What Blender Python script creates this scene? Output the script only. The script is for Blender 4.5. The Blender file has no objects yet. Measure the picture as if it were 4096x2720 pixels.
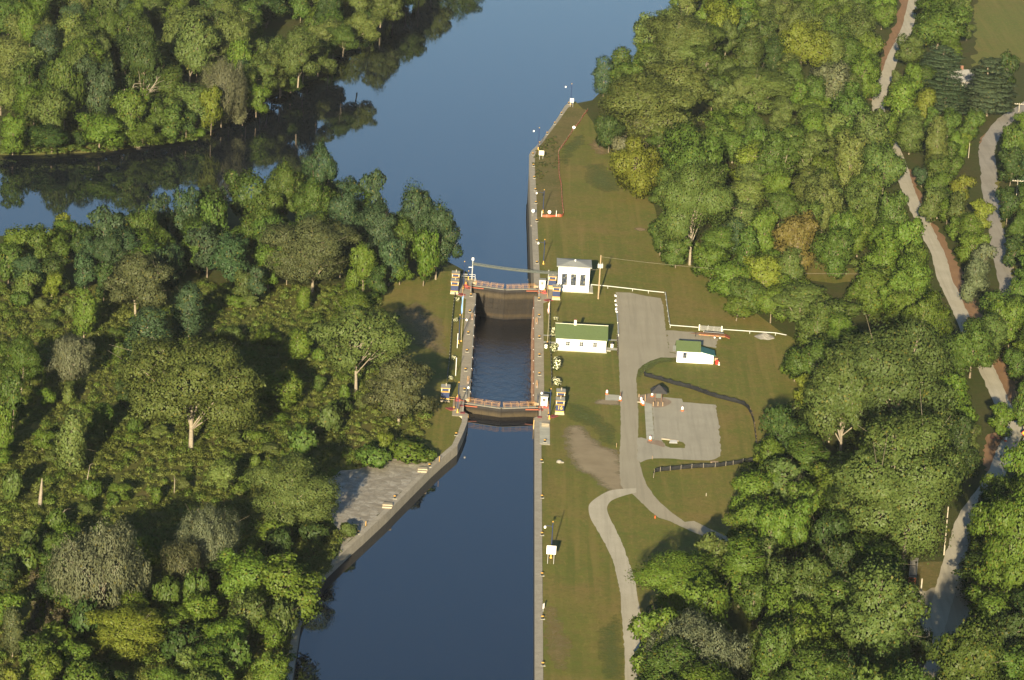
import bpy, math, random
import numpy as np
from mathutils import Vector, Matrix
SC = bpy.context.scene
COL = SC.collection
R = math.radians
PI = math.pi
# ------------------------------------------------------------------ camera
FPX, CH, PITCH, YAW, ROLL, CX, CY = 14474.786, 212.75526, .265173980, .00936723735, .0573481649, -5.41834368, -731.149584
F_ = np.array([math.sin(YAW)*math.cos(PITCH), math.cos(YAW)*math.cos(PITCH), -math.sin(PITCH)])
r_ = np.cross(F_, [0, 0, 1]); r_ /= np.linalg.norm(r_)
u_ = np.cross(r_, F_)
cr, sr = math.cos(ROLL), math.sin(ROLL)
R_ = cr*r_ + sr*u_
U_ = -sr*r_ + cr*u_
C_ = np.array([CX, CY, CH])
cam = bpy.data.cameras.new('camera')
camo = bpy.data.objects.new('camera', cam)
COL.objects.link(camo)
cam.sensor_width = 36.0
cam.lens = FPX/4096*36
cam.clip_start = 5
cam.clip_end = 20000
camo.matrix_world = Matrix(((R_[0], U_[0], -F_[0], C_[0]), (R_[1], U_[1], -F_[1], C_[1]), (R_[2], U_[2], -F_[2], C_[2]), (0, 0, 0, 1)))
SC.camera = camo

def B(p, z=0.0):
    """the place on the level z that the survey point p (photo coordinates) belongs to"""
    d = F_ + R_*(p[0]-2048)/FPX - U_*(p[1]-1360)/FPX
    q = C_ + d*(z-C_[2])/d[2]
    return Vector((q[0], q[1], z))
def PX(v):
    d = np.array(v, float) - C_
    z = d@F_
    return 2048+FPX*(d@R_)/z, 1360-FPX*(d@U_)/z
def ppm(v):
    return FPX/float((np.array(v, float)-C_)@F_)
def frame(ox, oy, s):
    return lambda x, y: (ox+x/s, oy+y/s)
ZW = frame(0, 0, .57642)
Z1 = frame(1700, 950, 2.85125); Z2 = frame(1700, 1400, 2.85125); Z3 = frame(2050, 300, 2.6133); Z4 = frame(2350, 1080, 2.5289)
Z5 = frame(2300, 1450, 2.4122); Z6 = frame(2050, 1950, 2.0367); ZG = frame(0, 0, 1.6857); ZI = frame(0, 1800, 1.6864)
ZJ = frame(1100, 1700, 2.24); ZL = frame(3300, 0, 2.613); ZM = frame(3300, 550, 2.613); ZN = frame(3300, 1100, 2.613)
ZO = frame(3300, 1650, 2.613); ZQ = frame(3300, 2150, 2.7513); ZR = frame(2400, 2050, 2.34); ZS = frame(2300, 500, 2.24)
ZT = frame(2900, 1000, 2.6138); ZX = frame(2640, 1270, 6.558)
def PL(z, pts, h=0.0):
    return [B(z(*p), h) for p in pts]
def high(base, top):
    """height of an upright thing from its foot and head"""
    b = B(base)
    a, c = 0.0, 60.0
    for _ in range(40):
        m = (a+c)/2
        if PX(b+Vector((0, 0, m)))[1] > top[1]: a = m
        else: c = m
    return a
# ------------------------------------------------------------------ materials
class NT:
    def __init__(s, name):
        s.m = bpy.data.materials.new(name); s.m.use_nodes = True
        s.t = s.m.node_tree; s.t.nodes.clear()
        s.out = s.n('ShaderNodeOutputMaterial')
    def n(s, typ, **kw):
        nd = s.t.nodes.new(typ)
        for k, v in kw.items():
            if k[0] == '_': nd.inputs[int(k[1:]) if k[1:].isdigit() else k[1:].replace('_', ' ')].default_value = v
            else: setattr(nd, k, v)
        return nd
    def l(s, a, b): s.t.links.new(a, b)
    def coord(s, kind='Object', scale=(1, 1, 1), rot=(0, 0, 0)):
        tc = s.n('ShaderNodeTexCoord'); mp = s.n('ShaderNodeMapping')
        mp.inputs['Scale'].default_value = scale; mp.inputs['Rotation'].default_value = rot
        s.l(tc.outputs[kind], mp.inputs[0]); return mp.outputs[0]
    def noise(s, co, scale, detail=4, rough=.55, dist=0):
        n = s.n('ShaderNodeTexNoise'); n.inputs['Scale'].default_value = scale; n.inputs['Detail'].default_value = detail
        n.inputs['Roughness'].default_value = rough; n.inputs['Distortion'].default_value = dist
        s.l(co, n.inputs['Vector']); return n.outputs['Fac']
    def ramp(s, f, stops):
        r = s.n('ShaderNodeValToRGB'); e = r.color_ramp.elements
        while len(e) < len(stops): e.new(.5)
        for i, (p, c) in enumerate(stops):
            e[i].position = p; e[i].color = (*c, 1) if not isinstance(c, (int, float)) else (c, c, c, 1)
        s.l(f, r.inputs[0]); return r.outputs[0]
    def mix(s, f, a, b, mode='MIX'):
        m = s.n('ShaderNodeMix', data_type='RGBA', blend_type=mode)
        for k, v in ((0, f), (6, a), (7, b)):
            if isinstance(v, (int, float)): m.inputs[k].default_value = v
            elif isinstance(v, tuple): m.inputs[k].default_value = (*v, 1)
            else: s.l(v, m.inputs[k])
        return m.outputs[2]
    def bump(s, h, st, d=.1):
        b = s.n('ShaderNodeBump'); b.inputs['Strength'].default_value = st; b.inputs['Distance'].default_value = d
        s.l(h, b.inputs['Height']); return b.outputs[0]
    def bsdf(s, col, rough=.8, normal=None, metal=0, spec=.3):
        p = s.n('ShaderNodeBsdfPrincipled')
        if isinstance(col, tuple): p.inputs['Base Color'].default_value = (*col, 1)
        else: s.l(col, p.inputs['Base Color'])
        p.inputs['Roughness'].default_value = rough; p.inputs['Metallic'].default_value = metal
        p.inputs['Specular IOR Level'].default_value = spec
        if normal is not None: s.l(normal, p.inputs['Normal'])
        s.l(p.outputs[0], s.out.inputs[0]); return p
def mat(name, c, rough=.7, var=.18, scale=1.5, metal=0, spec=.3, dirt=None, dirt_amt=.5):
    t = NT(name); co = t.coord()
    n = t.noise(co, scale, 5)
    a = tuple(x*(1-var) for x in c); b = tuple(min(1, x*(1+var)) for x in c)
    col = t.ramp(n, [(.3, a), (.7, b)])
    if dirt:
        k = t.ramp(t.noise(co, scale*.37, 6, .65, .4), [(.42, 0.0), (.66, dirt_amt)])
        col = t.mix(k, col, dirt)
    t.bsdf(col, rough, None, metal, spec)
    return t.m
M = {}
M['white'] = mat('white_paint', (.80, .79, .76), .6, .04, .8, dirt=(.62, .6, .55), dirt_amt=.25)
M['cream'] = mat('cream_paint', (.66, .64, .5), .6, .05)
M['blue'] = mat('navy_blue_paint', (.016, .028, .085), .45, .15)
M['yellow'] = mat('golden_yellow_paint', (.55, .31, .06), .5, .12)
M['orange'] = mat('orange_red_paint', (.27, .07, .03), .5, .15)
M['railing'] = mat('ochre_rail_paint', (.44, .25, .10), .5, .1)
M['darkred'] = mat('dull_red_paint', (.22, .05, .045), .7, .2)
M['black'] = mat('black_paint', (.016, .016, .018), .5, .2)
M['steel'] = mat('galvanised_steel', (.5, .5, .48), .45, .1, 2, .35)
M['guard'] = mat('pale_rail_steel', (.40, .41, .38), .5, .08, 2)
M['greyroof'] = mat('grey_membrane_roof', (.27, .28, .26), .85, .08, .6, dirt=(.2, .2, .19))
M['greenroof'] = mat('moss_green_shingle', (.066, .094, .036), .85, .12, 4)
M['tealroof'] = mat('teal_metal_roof', (.03, .11, .09), .5, .1)
M['kioskroof'] = mat('charcoal_shingle', (.035, .034, .034), .85, .2, 3)
M['wood'] = mat('weathered_timber', (.34, .24, .14), .8, .2, 3)
M['wooddark'] = mat('dark_timber', (.10, .06, .04), .8, .25, 3)
M['pole'] = mat('utility_pole_timber', (.29, .21, .125), .8, .18, 2)
M['palepole'] = mat('pale_weathered_pole', (.33, .29, .22), .8, .18, 2)
M['brick'] = mat('red_brick', (.17, .085, .055), .85, .2, 5)
M['tarp'] = mat('black_plastic_sheet', (.012, .012, .014), .4, .3)
M['mesh'] = mat('black_silt_fabric', (.014, .015, .016), .65, .35, 1.2)
M['rust'] = mat('rusty_deck', (.28, .14, .07), .85, .25, 2)
M['deck'] = mat('grey_boards', (.34, .31, .27), .85, .15, 2)
M['rubber'] = mat('tyre_rubber', (.05, .048, .045), .85, .2)
M['rim'] = mat('pale_rim', (.5, .48, .42), .6, .1)
M['red'] = mat('red_plastic', (.5, .03, .02), .5, .1)
M['conewhite'] = mat('reflective_white', (.85, .83, .8), .5, .03)
M['cone'] = mat('safety_orange', (.75, .12, .03), .55, .08)
M['orangefence'] = mat('orange_snow_fence', (.36, .085, .042), .7, .3, .8)
M['sign'] = mat('fluorescent_orange_sign', (.95, .32, .02), .45, .03)
M['signedge'] = mat('red_sign_border', (.8, .05, .02), .45, .03)
M['flower'] = mat('white_blossom', (.78, .76, .52), .8, .08)
M['bark'] = mat('grey_bark', (.16, .13, .09), .9, .3, 2.5)
M['barkpale'] = mat('pale_bark', (.21, .18, .135), .9, .25, 2.0, dirt=(.2, .17, .12))
M['barkmid'] = mat('light_grey_bark', (.22, .185, .13), .9, .25, 2.0, dirt=(.14, .12, .08))
M['truss'] = mat('dull_grey_green_steel', (.075, .085, .075), .6, .1)
M['plank'] = mat('gate_walkway_plank', (.25, .24, .2), .8, .12, 1)
M['booth'] = mat('booth_grey_roof', (.25, .25, .22), .8, .1)
M['flagblue'] = mat('state_flag_cloth', (.16, .3, .62), .8, .1)
M['roofhouse'] = mat('pale_shingle_roof', (.2, .195, .18), .85, .12, 1.5)
def glass():
    t = NT('window_glass'); n = t.noise(t.coord(), 2.2, 3)
    t.bsdf(t.ramp(n, [(.35, (.012, .018, .03)), (.55, (.05, .06, .07)), (.72, (.22, .2, .13))]), .08, None, 0, .6)
    return t.m
M['glass'] = glass()
def flagmat():
    t = NT('striped_flag_cloth'); co = t.coord(scale=(1, 1, 1))
    w = t.n('ShaderNodeTexWave', wave_type='BANDS', bands_direction='X'); w.inputs['Scale'].default_value = 3.2
    t.l(co, w.inputs[0])
    t.bsdf(t.ramp(w.outputs['Fac'], [(.48, (.5, .04, .05)), (.52, (.78, .76, .74))]), .8)
    return t.m
M['usflag'] = flagmat()
def concrete(name, c, stain, sc=.35, joints=None):
    t = NT(name); co = t.coord()
    a = t.noise(co, sc, 6, .6); b = t.noise(co, sc*7, 5, .7)
    col = t.ramp(a, [(.3, tuple(x*.85 for x in c)), (.68, tuple(x*1.12 for x in c))])
    col = t.mix(t.ramp(b, [(.5, 0.0), (.72, .55)]), col, stain)
    if joints:
        sx = t.n('ShaderNodeSeparateXYZ'); t.l(co, sx.inputs[0])
        md = t.n('ShaderNodeMath', operation='PINGPONG'); md.inputs[1].default_value = joints/2; t.l(sx.outputs['Y'], md.inputs[0])
        lt = t.n('ShaderNodeMath', operation='LESS_THAN'); lt.inputs[1].default_value = .045; t.l(md.outputs[0], lt.inputs[0])
        ml = t.n('ShaderNodeMath', operation='MULTIPLY'); ml.inputs[1].default_value = .6; t.l(lt.outputs[0], ml.inputs[0])
        col = t.mix(ml.outputs[0], col, tuple(x*.35 for x in c))
    t.bsdf(col, .9, t.bump(b, .25, .03))
    return t.m
M['concrete'] = concrete('lock_concrete', (.34, .29, .205), (.19, .165, .12), .3, 9.14)
M['wallconc'] = concrete('old_wall_concrete', (.34, .305, .235), (.10, .085, .06), .5, 7.5)
M['wallface'] = concrete('wet_chamber_wall', (.085, .06, .042), (.02, .017, .014), .4, 9.14)
M['sidewalk'] = concrete('new_sidewalk_concrete', (.40, .39, .31), (.32, .31, .25), .4, 3.4)
def gravel(name, c, c2, sc=.12, fine=3.0):
    t = NT(name); co = t.coord()
    a = t.noise(co, sc, 6, .6, .3); b = t.noise(co, fine, 4, .75)
    col = t.ramp(a, [(.32, c2), (.66, c)])
    k = t.noise(t.coord(scale=(1, .035, 1)), .9, 4, .6, .2)
    col = t.mix(t.ramp(k, [(.36, .38), (.5, 0.0)]), col, tuple(x*.74 for x in c2)); col = t.mix(t.ramp(k, [(.56, 0.0), (.68, .3)]), col, tuple(min(1, x*1.2) for x in c))
    col = t.mix(t.ramp(b, [(.3, .3), (.62, 0.0)]), col, tuple(x*.7 for x in c))
    t.bsdf(col, .95, t.bump(b, .3, .04)); return t.m
M['asphalt'] = gravel('worn_tan_asphalt', (.355, .315, .225), (.315, .278, .196), .1, 2.2)
M['gravel'] = gravel('grey_gravel', (.375, .345, .262), (.32, .292, .222), .15, 2.0)
M['trail'] = gravel('pale_stone_dust', (.47, .425, .32), (.40, .36, .265), .16, 1.6)
M['farroad'] = gravel('sun_bleached_road', (.33, .30, .245), (.27, .24, .195), .1, 1.3)
M['redsoil'] = gravel('reddish_brown_soil', (.27, .155, .075), (.22, .12, .055), .2, 1.6)
M['brickpave'] = gravel('tan_brick_paving', (.31, .235, .165), (.26, .19, .13), .3, 4)
M['stonepile'] = gravel('loose_grey_stone', (.28, .265, .225), (.22, .205, .175), .6, 3)
def feather(name, c, c2, sc=.25):
    """bare ground whose rim thins out into the grass: the rim attribute runs from 1 inside to 0 at the edge"""
    t = NT(name); co = t.coord()
    at = t.n('ShaderNodeAttribute', attribute_name='rim')
    n = t.noise(co, 1.1, 6, .7); a = t.noise(co, sc, 5)
    sm = t.n('ShaderNodeMath', operation='ADD'); t.l(at.outputs['Fac'], sm.inputs[0]); t.l(n, sm.inputs[1])
    k = t.ramp(sm.outputs[0], [(.38, 0.0), (1.0, .92)])
    p = t.bsdf(t.ramp(a, [(.35, c2), (.65, c)]), .95)
    tr = t.n('ShaderNodeBsdfTransparent'); mx = t.n('ShaderNodeMixShader')
    t.l(k, mx.inputs[0]); t.l(tr.outputs[0], mx.inputs[1]); t.l(p.outputs[0], mx.inputs[2]); t.l(mx.outputs[0], t.out.inputs[0])
    return t.m
M['worn'] = feather('worn_gravel_ground', (.305, .245, .15), (.25, .195, .115))
M['bare'] = feather('bare_sandy_ground', (.30, .21, .10), (.23, .16, .08))
M['lush'] = feather('lush_grass', (.088, .118, .022), (.105, .122, .026))
def grass(name, g1, g2, br, stripes=True, blot=.035, amt=.75):
    t = NT(name); co = t.coord()
    a = t.noise(co, blot, 7, .62, .6); b = t.noise(co, .35, 6, .72, .4); c = t.noise(co, 2.6, 4, .8)
    col = t.ramp(a, [(.34, g1), (.5, g2), (.64, br)])
    col = t.mix(t.ramp(b, [(.34, amt), (.6, 0.0)]), col, tuple(x*.86 for x in br))
    col = t.mix(t.ramp(t.noise(co, .11, 5, .6), [(.5, 0.0), (.72, .6)]), col, g1)
    f1 = t.noise(co, .8, 5, .75, .3); f2 = t.noise(t.coord(scale=(1, .3, 1)), 1.3, 4, .7)
    col = t.mix(t.ramp(f1, [(.36, .55), (.52, 0.0)]), col, tuple(x*.62 for x in g2)); col = t.mix(t.ramp(f2, [(.54, 0.0), (.68, .5)]), col, tuple(min(1, x*1.3) for x in br))
    col = t.mix(t.ramp(c, [(.3, .45), (.66, 0.0)]), col, tuple(x*.6 for x in g1))
    if stripes:
        k = t.noise(t.coord(scale=(1, .02, 1)), .55, 2, .5, .1); m = t.ramp(t.noise(t.coord(), .02, 3), [(.4, .15), (.6, 1.0)])
        col = t.mix(t.mix(m, (0, 0, 0), t.ramp(k, [(.38, .42), (.54, 0.0)])), col, tuple(x*.72 for x in g1))
        k2 = t.noise(t.coord(scale=(1, .03, 1), rot=(0, 0, .5)), .5, 2, .5, .3)
        col = t.mix(t.ramp(k2, [(.56, 0.0), (.7, .3)]), col, tuple(min(1, x*1.12) for x in br))
    t.bsdf(col, .95, t.bump(c, .35, .1), 0, .1); return t.m
M['lawn'] = grass('mown_lawn', (.112, .146, .024), (.176, .170, .036), (.230, .166, .055))
M['scrub'] = grass('weedy_scrub_ground', (.075, .100, .018), (.105, .112, .024), (.13, .105, .034), False, .09, .5)
M['field'] = grass('hay_field', (.140, .172, .036), (.165, .172, .042), (.2, .16, .05), True, .02)
M['forestfloor'] = grass('forest_floor_cover', (.050, .072, .014), (.066, .078, .018), (.085, .072, .026), False, .05)
M['rough'] = grass('rough_weedy_grass', (.105, .112, .028), (.16, .14, .048), (.20, .15, .06), False, .08)
def stonepave():
    t = NT('mortared_stone_paving'); co = t.coord(scale=(.8, .6, 1), rot=(0, 0, .25)); co2 = t.coord()
    v = t.n('ShaderNodeTexVoronoi', feature='DISTANCE_TO_EDGE'); v.inputs['Scale'].default_value = .8; v.inputs['Randomness'].default_value = .9
    w = t.n('ShaderNodeTexVoronoi'); w.inputs['Scale'].default_value = .8; w.inputs['Randomness'].default_value = .9
    t.l(co, v.inputs['Vector']); t.l(co, w.inputs['Vector'])
    col = t.ramp(w.outputs['Color'], [(.1, (.27, .245, .19)), (.5, (.345, .315, .25)), (.9, (.42, .39, .32))])
    col = t.mix(t.ramp(t.noise(co2, .5, 6, .7), [(.42, .6), (.6, 0.0)]), col, (.17, .14, .10))
    col = t.mix(t.ramp(v.outputs['Distance'], [(.0, .4), (.06, 0.0)]), col, (.15, .135, .105))
    t.bsdf(col, .9, t.bump(v.outputs['Distance'], .5, .2)); return t.m
M['stone'] = stonepave()
def water(name, c, bumps, rough=.03, ior=1.333):
    t = NT(name); nrm = None
    for sc, st, d, stretch in bumps:
        n = t.noise(t.coord(scale=stretch), sc, 3, .6, .5)
        b = t.n('ShaderNodeBump'); b.inputs['Strength'].default_value = st; b.inputs['Distance'].default_value = d
        t.l(n, b.inputs['Height'])
        if nrm: t.l(nrm, b.inputs['Normal'])
        nrm = b.outputs[0]
    p = t.bsdf(c, rough, nrm, 0, .5); p.inputs['IOR'].default_value = ior
    return t.m
M['canalwater'] = water('still_canal_water', (.004, .007, .014), [(.5, .12, .02, (1, 1, 1)), (3.2, .12, .004, (1, .6, 1))], .02)
M['riverwater'] = water('river_water', (.006, .009, .014), [(.25, .25, .02, (1, .35, 1)), (1.6, .25, .006, (1, .5, 1))], .03, 1.42)
M['chamberwater'] = water('rippled_chamber_water', (.004, .007, .014), [(.8, 1, .16, (1, .5, 1)), (2.6, 1, .05, (1, .6, 1))], .03)
def gatesteel():
    t = NT('stained_gate_steel'); co = t.coord('Object'); sx = t.n('ShaderNodeSeparateXYZ'); t.l(co, sx.inputs[0])
    n = t.noise(t.coord(scale=(1, 1, .22)), 1.6, 6, .7)
    f = t.noise(t.coord(scale=(1, 1, .8)), .6, 5, .7)
    col = t.ramp(n, [(.3, (.008, .0065, .005)), (.55, (.016, .012, .008)), (.8, (.032, .023, .013))])
    # silt left where the water stood: a ring under the upper pool level and a band above the low one
    def band(z0, z1, amt, c):
        nonlocal col
        mr = t.n('ShaderNodeMapRange'); mr.inputs[1].default_value = z0; mr.inputs[2].default_value = z1
        t.l(sx.outputs['Z'], mr.inputs[0])
        pk = t.ramp(mr.outputs[0], [(0, 0.0), (.35, amt), (.65, amt), (1, 0.0)])
        col = t.mix(t.mix(f, pk, (0, 0, 0)), col, c)
    band(-2.7, -.95, .6, (.12, .09, .045))
    band(-7.1, -5.9, .35, (.11, .075, .032))
    band(-.95, .3, .8, (.03, .03, .035))
    t.bsdf(col, .7, t.bump(n, .3, .03)); return t.m
M['gate'] = gatesteel()
def leafmat(name, trans=.42, var=.065):
    t = NT(name); oi = t.n('ShaderNodeObjectInfo'); ge = t.n('ShaderNodeNewGeometry')
    rnd = ge.outputs['Random Per Island']
    hs = t.n('ShaderNodeHueSaturation')
    mr = t.n('ShaderNodeMapRange'); mr.inputs[3].default_value = 1-var*1.6; mr.inputs[4].default_value = 1+var*1.5; t.l(rnd, mr.inputs[0])
    t.l(mr.outputs[0], hs.inputs['Value'])
    m2 = t.n('ShaderNodeMapRange'); m2.inputs[3].default_value = .485; m2.inputs[4].default_value = .51
    wn = t.n('ShaderNodeTexWhiteNoise', noise_dimensions='1D'); t.l(rnd, wn.inputs['W']); t.l(wn.outputs['Value'], m2.inputs[0])
    t.l(m2.outputs[0], hs.inputs['Hue'])
    t.l(oi.outputs['Color'], hs.inputs['Color'])
    co = t.coord()
    col = t.mix(t.ramp(t.noise(co, .5, 4, .6), [(.36, .45), (.6, 0.0)]), hs.outputs[0], (.80, .76, .85), 'MULTIPLY')
    # a few turning leaves
    gt = t.n('ShaderNodeMath', operation='GREATER_THAN'); gt.inputs[1].default_value = .972; t.l(rnd, gt.inputs[0])
    ml = t.n('ShaderNodeMath', operation='MULTIPLY'); ml.inputs[1].default_value = .75; t.l(gt.outputs[0], ml.inputs[0])
    col = t.mix(ml.outputs[0], col, (.15, .13, .02))
    d = t.n('ShaderNodeBsdfDiffuse'); tr = t.n('ShaderNodeBsdfTranslucent'); mx = t.n('ShaderNodeMixShader'); mx.inputs[0].default_value = trans
    gl = t.n('ShaderNodeBsdfGlossy'); gl.inputs['Roughness'].default_value = .5; gl.inputs['Color'].default_value = (.8, .8, .8, 1)
    m3 = t.n('ShaderNodeMixShader'); m3.inputs[0].default_value = .012
    t.l(col, d.inputs[0]); t.l(col, tr.inputs[0]); t.l(d.outputs[0], mx.inputs[1]); t.l(tr.outputs[0], mx.inputs[2])
    t.l(mx.outputs[0], m3.inputs[1]); t.l(gl.outputs[0], m3.inputs[2]); t.l(m3.outputs[0], t.out.inputs[0])
    return t.m
M['leaf'] = leafmat('foliage')
M['weeds'] = leafmat('weedy_foliage', .34, .11)
# ------------------------------------------------------------------ mesh helpers
class MB:
    def __init__(s): s.v = []; s.f = []
    def add(s, vs, fs):
        o = len(s.v); s.v += [tuple(v) for v in vs]; s.f += [tuple(o+i for i in f) for f in fs]; return s
    def box(s, c, d, rz=0, bev=0):
        x, y, z = (k/2 for k in d); ca, sa = math.cos(rz), math.sin(rz)
        vs = [(c[0]+a*x*ca-b*y*sa, c[1]+a*x*sa+b*y*ca, c[2]+e*z) for e in (-1, 1) for a, b in ((-1, -1), (1, -1), (1, 1), (-1, 1))]
        return s.add(vs, [(3, 2, 1, 0), (4, 5, 6, 7), (0, 1, 5, 4), (1, 2, 6, 5), (2, 3, 7, 6), (3, 0, 4, 7)])
    def beam(s, a, b, w, h=None, up=(0, 0, 1)):
        a, b = Vector(a), Vector(b); d = (b-a).normalized(); h = w if h is None else h
        u = Vector(up)
        if abs(d.dot(u)) > .98: u = Vector((0, 1, 0))
        x = d.cross(u).normalized(); y = x.cross(d)
        vs = [p+x*i*w/2+y*j*h/2 for p in (a, b) for i, j in ((-1, -1), (1, -1), (1, 1), (-1, 1))]
        return s.add(vs, [(0, 1, 2, 3), (7, 6, 5, 4), (0, 4, 5, 1), (1, 5, 6, 2), (2, 6, 7, 3), (3, 7, 4, 0)])
    def tube(s, pts, rad, n=8, cap=True):
        pts = [Vector(p) for p in pts]; rad = rad if hasattr(rad, '__len__') else [rad]*len(pts)
        vs = []; ref = None
        for i, p in enumerate(pts):
            d = (pts[min(i+1, len(pts)-1)]-pts[max(i-1, 0)]).normalized()
            if ref is None: ref = Vector((0, 0, 1)) if abs(d.z) < .9 else Vector((1, 0, 0))
            x = d.cross(ref).normalized(); y = d.cross(x).normalized()
            vs += [p+(x*math.cos(2*PI*k/n)+y*math.sin(2*PI*k/n))*rad[i] for k in range(n)]
        fs = [(i*n+k, i*n+(k+1) % n, (i+1)*n+(k+1) % n, (i+1)*n+k) for i in range(len(pts)-1) for k in range(n)]
        if cap: fs += [tuple(range(n))[::-1], tuple(range((len(pts)-1)*n, len(pts)*n))]
        return s.add(vs, fs)
    def lathe(s, c, prof, n=14):
        vs = [(c[0]+r*math.cos(2*PI*k/n), c[1]+r*math.sin(2*PI*k/n), c[2]+z) for r, z in prof for k in range(n)]
        fs = [(i*n+k, i*n+(k+1) % n, (i+1)*n+(k+1) % n, (i+1)*n+k) for i in range(len(prof)-1) for k in range(n)]
        fs += [tuple(range(n))[::-1], tuple(range((len(prof)-1)*n, len(prof)*n))]
        return s.add(vs, fs)
    def prism(s, poly, z0, z1):
        n = len(poly)
        ar = sum(poly[i][0]*poly[(i+1) % n][1]-poly[(i+1) % n][0]*poly[i][1] for i in range(n))
        if ar < 0: poly = poly[::-1]
        vs = [(p[0], p[1], z0) for p in poly]+[(p[0], p[1], z1) for p in poly]
        fs = [tuple(range(n))[::-1], tuple(range(n, 2*n))]+[(i, (i+1) % n, n+(i+1) % n, n+i) for i in range(n)]
        return s.add(vs, fs)
    def build(s, name, m, parent=None, bevel=0, smooth=False):
        me = bpy.data.meshes.new(name); me.from_pydata(s.v, [], s.f); me.materials.append(M[m] if isinstance(m, str) else m)
        me.validate()
        if smooth: me.polygons.foreach_set('use_smooth', [True]*len(me.polygons))
        o = bpy.data.objects.new(name, me); COL.objects.link(o)
        if parent: o.parent = parent
        if bevel:
            b = o.modifiers.new('bevel', 'BEVEL'); b.width = bevel; b.segments = 2; b.limit_method = 'ANGLE'
        return o
def tag(o, label=None, cat=None, group=None, kind=None):
    if label: o['label'] = label
    if cat: o['category'] = cat
    if group: o['group'] = group
    if kind: o['kind'] = kind
    return o
def empty(name, loc, label, cat, group=None, rz=0):
    o = bpy.data.objects.new(name, None); COL.objects.link(o); o.location = loc; o.rotation_euler.z = rz
    o.empty_display_size = .3
    return tag(o, label, cat, group)
def copy_tree(o, loc, label, rz=0, group=None, scale=None):
    c = o.copy(); COL.objects.link(c); c.location = loc; c.rotation_euler.z = rz; c['label'] = label
    if group: c['group'] = group
    if scale: c.scale = scale
    for ch in list(o.children):
        d = ch.copy(); COL.objects.link(d); d.parent = c
        for g in list(ch.children):
            e = g.copy(); COL.objects.link(e); e.parent = d
    return c
def sheet(name, poly, z, m, kind='structure', parent=None):
    me = bpy.data.meshes.new(name)
    from mathutils.geometry import tessellate_polygon
    tr = tessellate_polygon([[Vector((p[0], p[1], 0)) for p in poly]])
    n = len(poly); vs = [(p[0], p[1], z) for p in poly]
    fs = []
    for a, b, c in tr:
        ar = (vs[b][0]-vs[a][0])*(vs[c][1]-vs[a][1])-(vs[c][0]-vs[a][0])*(vs[b][1]-vs[a][1])
        fs.append((a, b, c) if ar > 0 else (a, c, b))
    me.from_pydata(vs, [], fs); me.materials.append(M[m])
    o = bpy.data.objects.new(name, me); COL.objects.link(o)
    if kind: o['kind'] = kind
    if parent: o.parent = parent
    return o
def rag(poly, amp=.35, step=1.6, seed=1):
    """the outline with small irregular steps, like a worn edge"""
    rr = random.Random(seed); out = []
    for i, a in enumerate(poly):
        b = poly[(i+1) % len(poly)]; d = Vector((b[0]-a[0], b[1]-a[1])); L = d.length
        n = max(1, int(L/step)); nx = Vector((-d.y, d.x))/max(L, 1e-6)
        for k in range(n):
            j = rr.gauss(0, amp) if k else 0
            out.append(Vector((a[0]+d.x*k/n+nx.x*j, a[1]+d.y*k/n+nx.y*j, 0)))
    return out
def curve(pts, n=6):
    """smooth line through the points"""
    pts = [Vector(p) for p in pts]; P = [pts[0]*2-pts[1]]+pts+[pts[-1]*2-pts[-2]]; out = []
    for i in range(1, len(P)-2):
        a, b, c, d = P[i-1:i+3]
        for k in range(n):
            t = k/n
            out.append(.5*((2*b)+(c-a)*t+(2*a-5*b+4*c-d)*t*t+(3*b-a-3*c+d)*t**3))
    return out+[pts[-1]]
def band(left, right, n=6):
    return curve(left, n)+curve(right, n)[::-1]
def inside(p, poly):
    c = False; n = len(poly)
    for i in range(n):
        a, b = poly[i], poly[(i+1) % n]
        if (a[1] > p[1]) != (b[1] > p[1]) and p[0] < (b[0]-a[0])*(p[1]-a[1])/(b[1]-a[1])+a[0]: c = not c
    return c
def patch(name, poly, z, m, rim=2.0):
    """a thin sheet whose rim attribute falls to 0 at the outline"""
    P = np.array([(p[0], p[1]) for p in poly]); Q = np.roll(P, -1, 0); x0, y0 = P.min(0); x1, y1 = P.max(0); st = max(.5, min((x1-x0)/26, (y1-y0)/26))
    nx, ny = int((x1-x0)/st)+2, int((y1-y0)/st)+2; vs, val = [], []
    for j in range(ny):
        for i in range(nx):
            p = np.array((x0+i*st, y0+j*st)); d = Q-P; t = np.clip(((p-P)*d).sum(1)/np.maximum((d*d).sum(1), 1e-9), 0, 1)
            ds = np.sqrt((((P+d*t[:, None])-p)**2).sum(1).min()); vs.append((p[0], p[1], z)); val.append(min(.75, .75*ds/rim) if inside(p, poly) else -.3)
    fs = [(j*nx+i, j*nx+i+1, (j+1)*nx+i+1, (j+1)*nx+i) for j in range(ny-1) for i in range(nx-1)]
    fs = [f for f in fs if max(val[k] for k in f) > 0]
    me = bpy.data.meshes.new(name); me.from_pydata(vs, [], fs); me.materials.append(M[m])
    a = me.attributes.new('rim', 'FLOAT', 'POINT'); a.data.foreach_set('value', val)
    o = bpy.data.objects.new(name, me); COL.objects.link(o); o['kind'] = 'structure'
    return o
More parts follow.
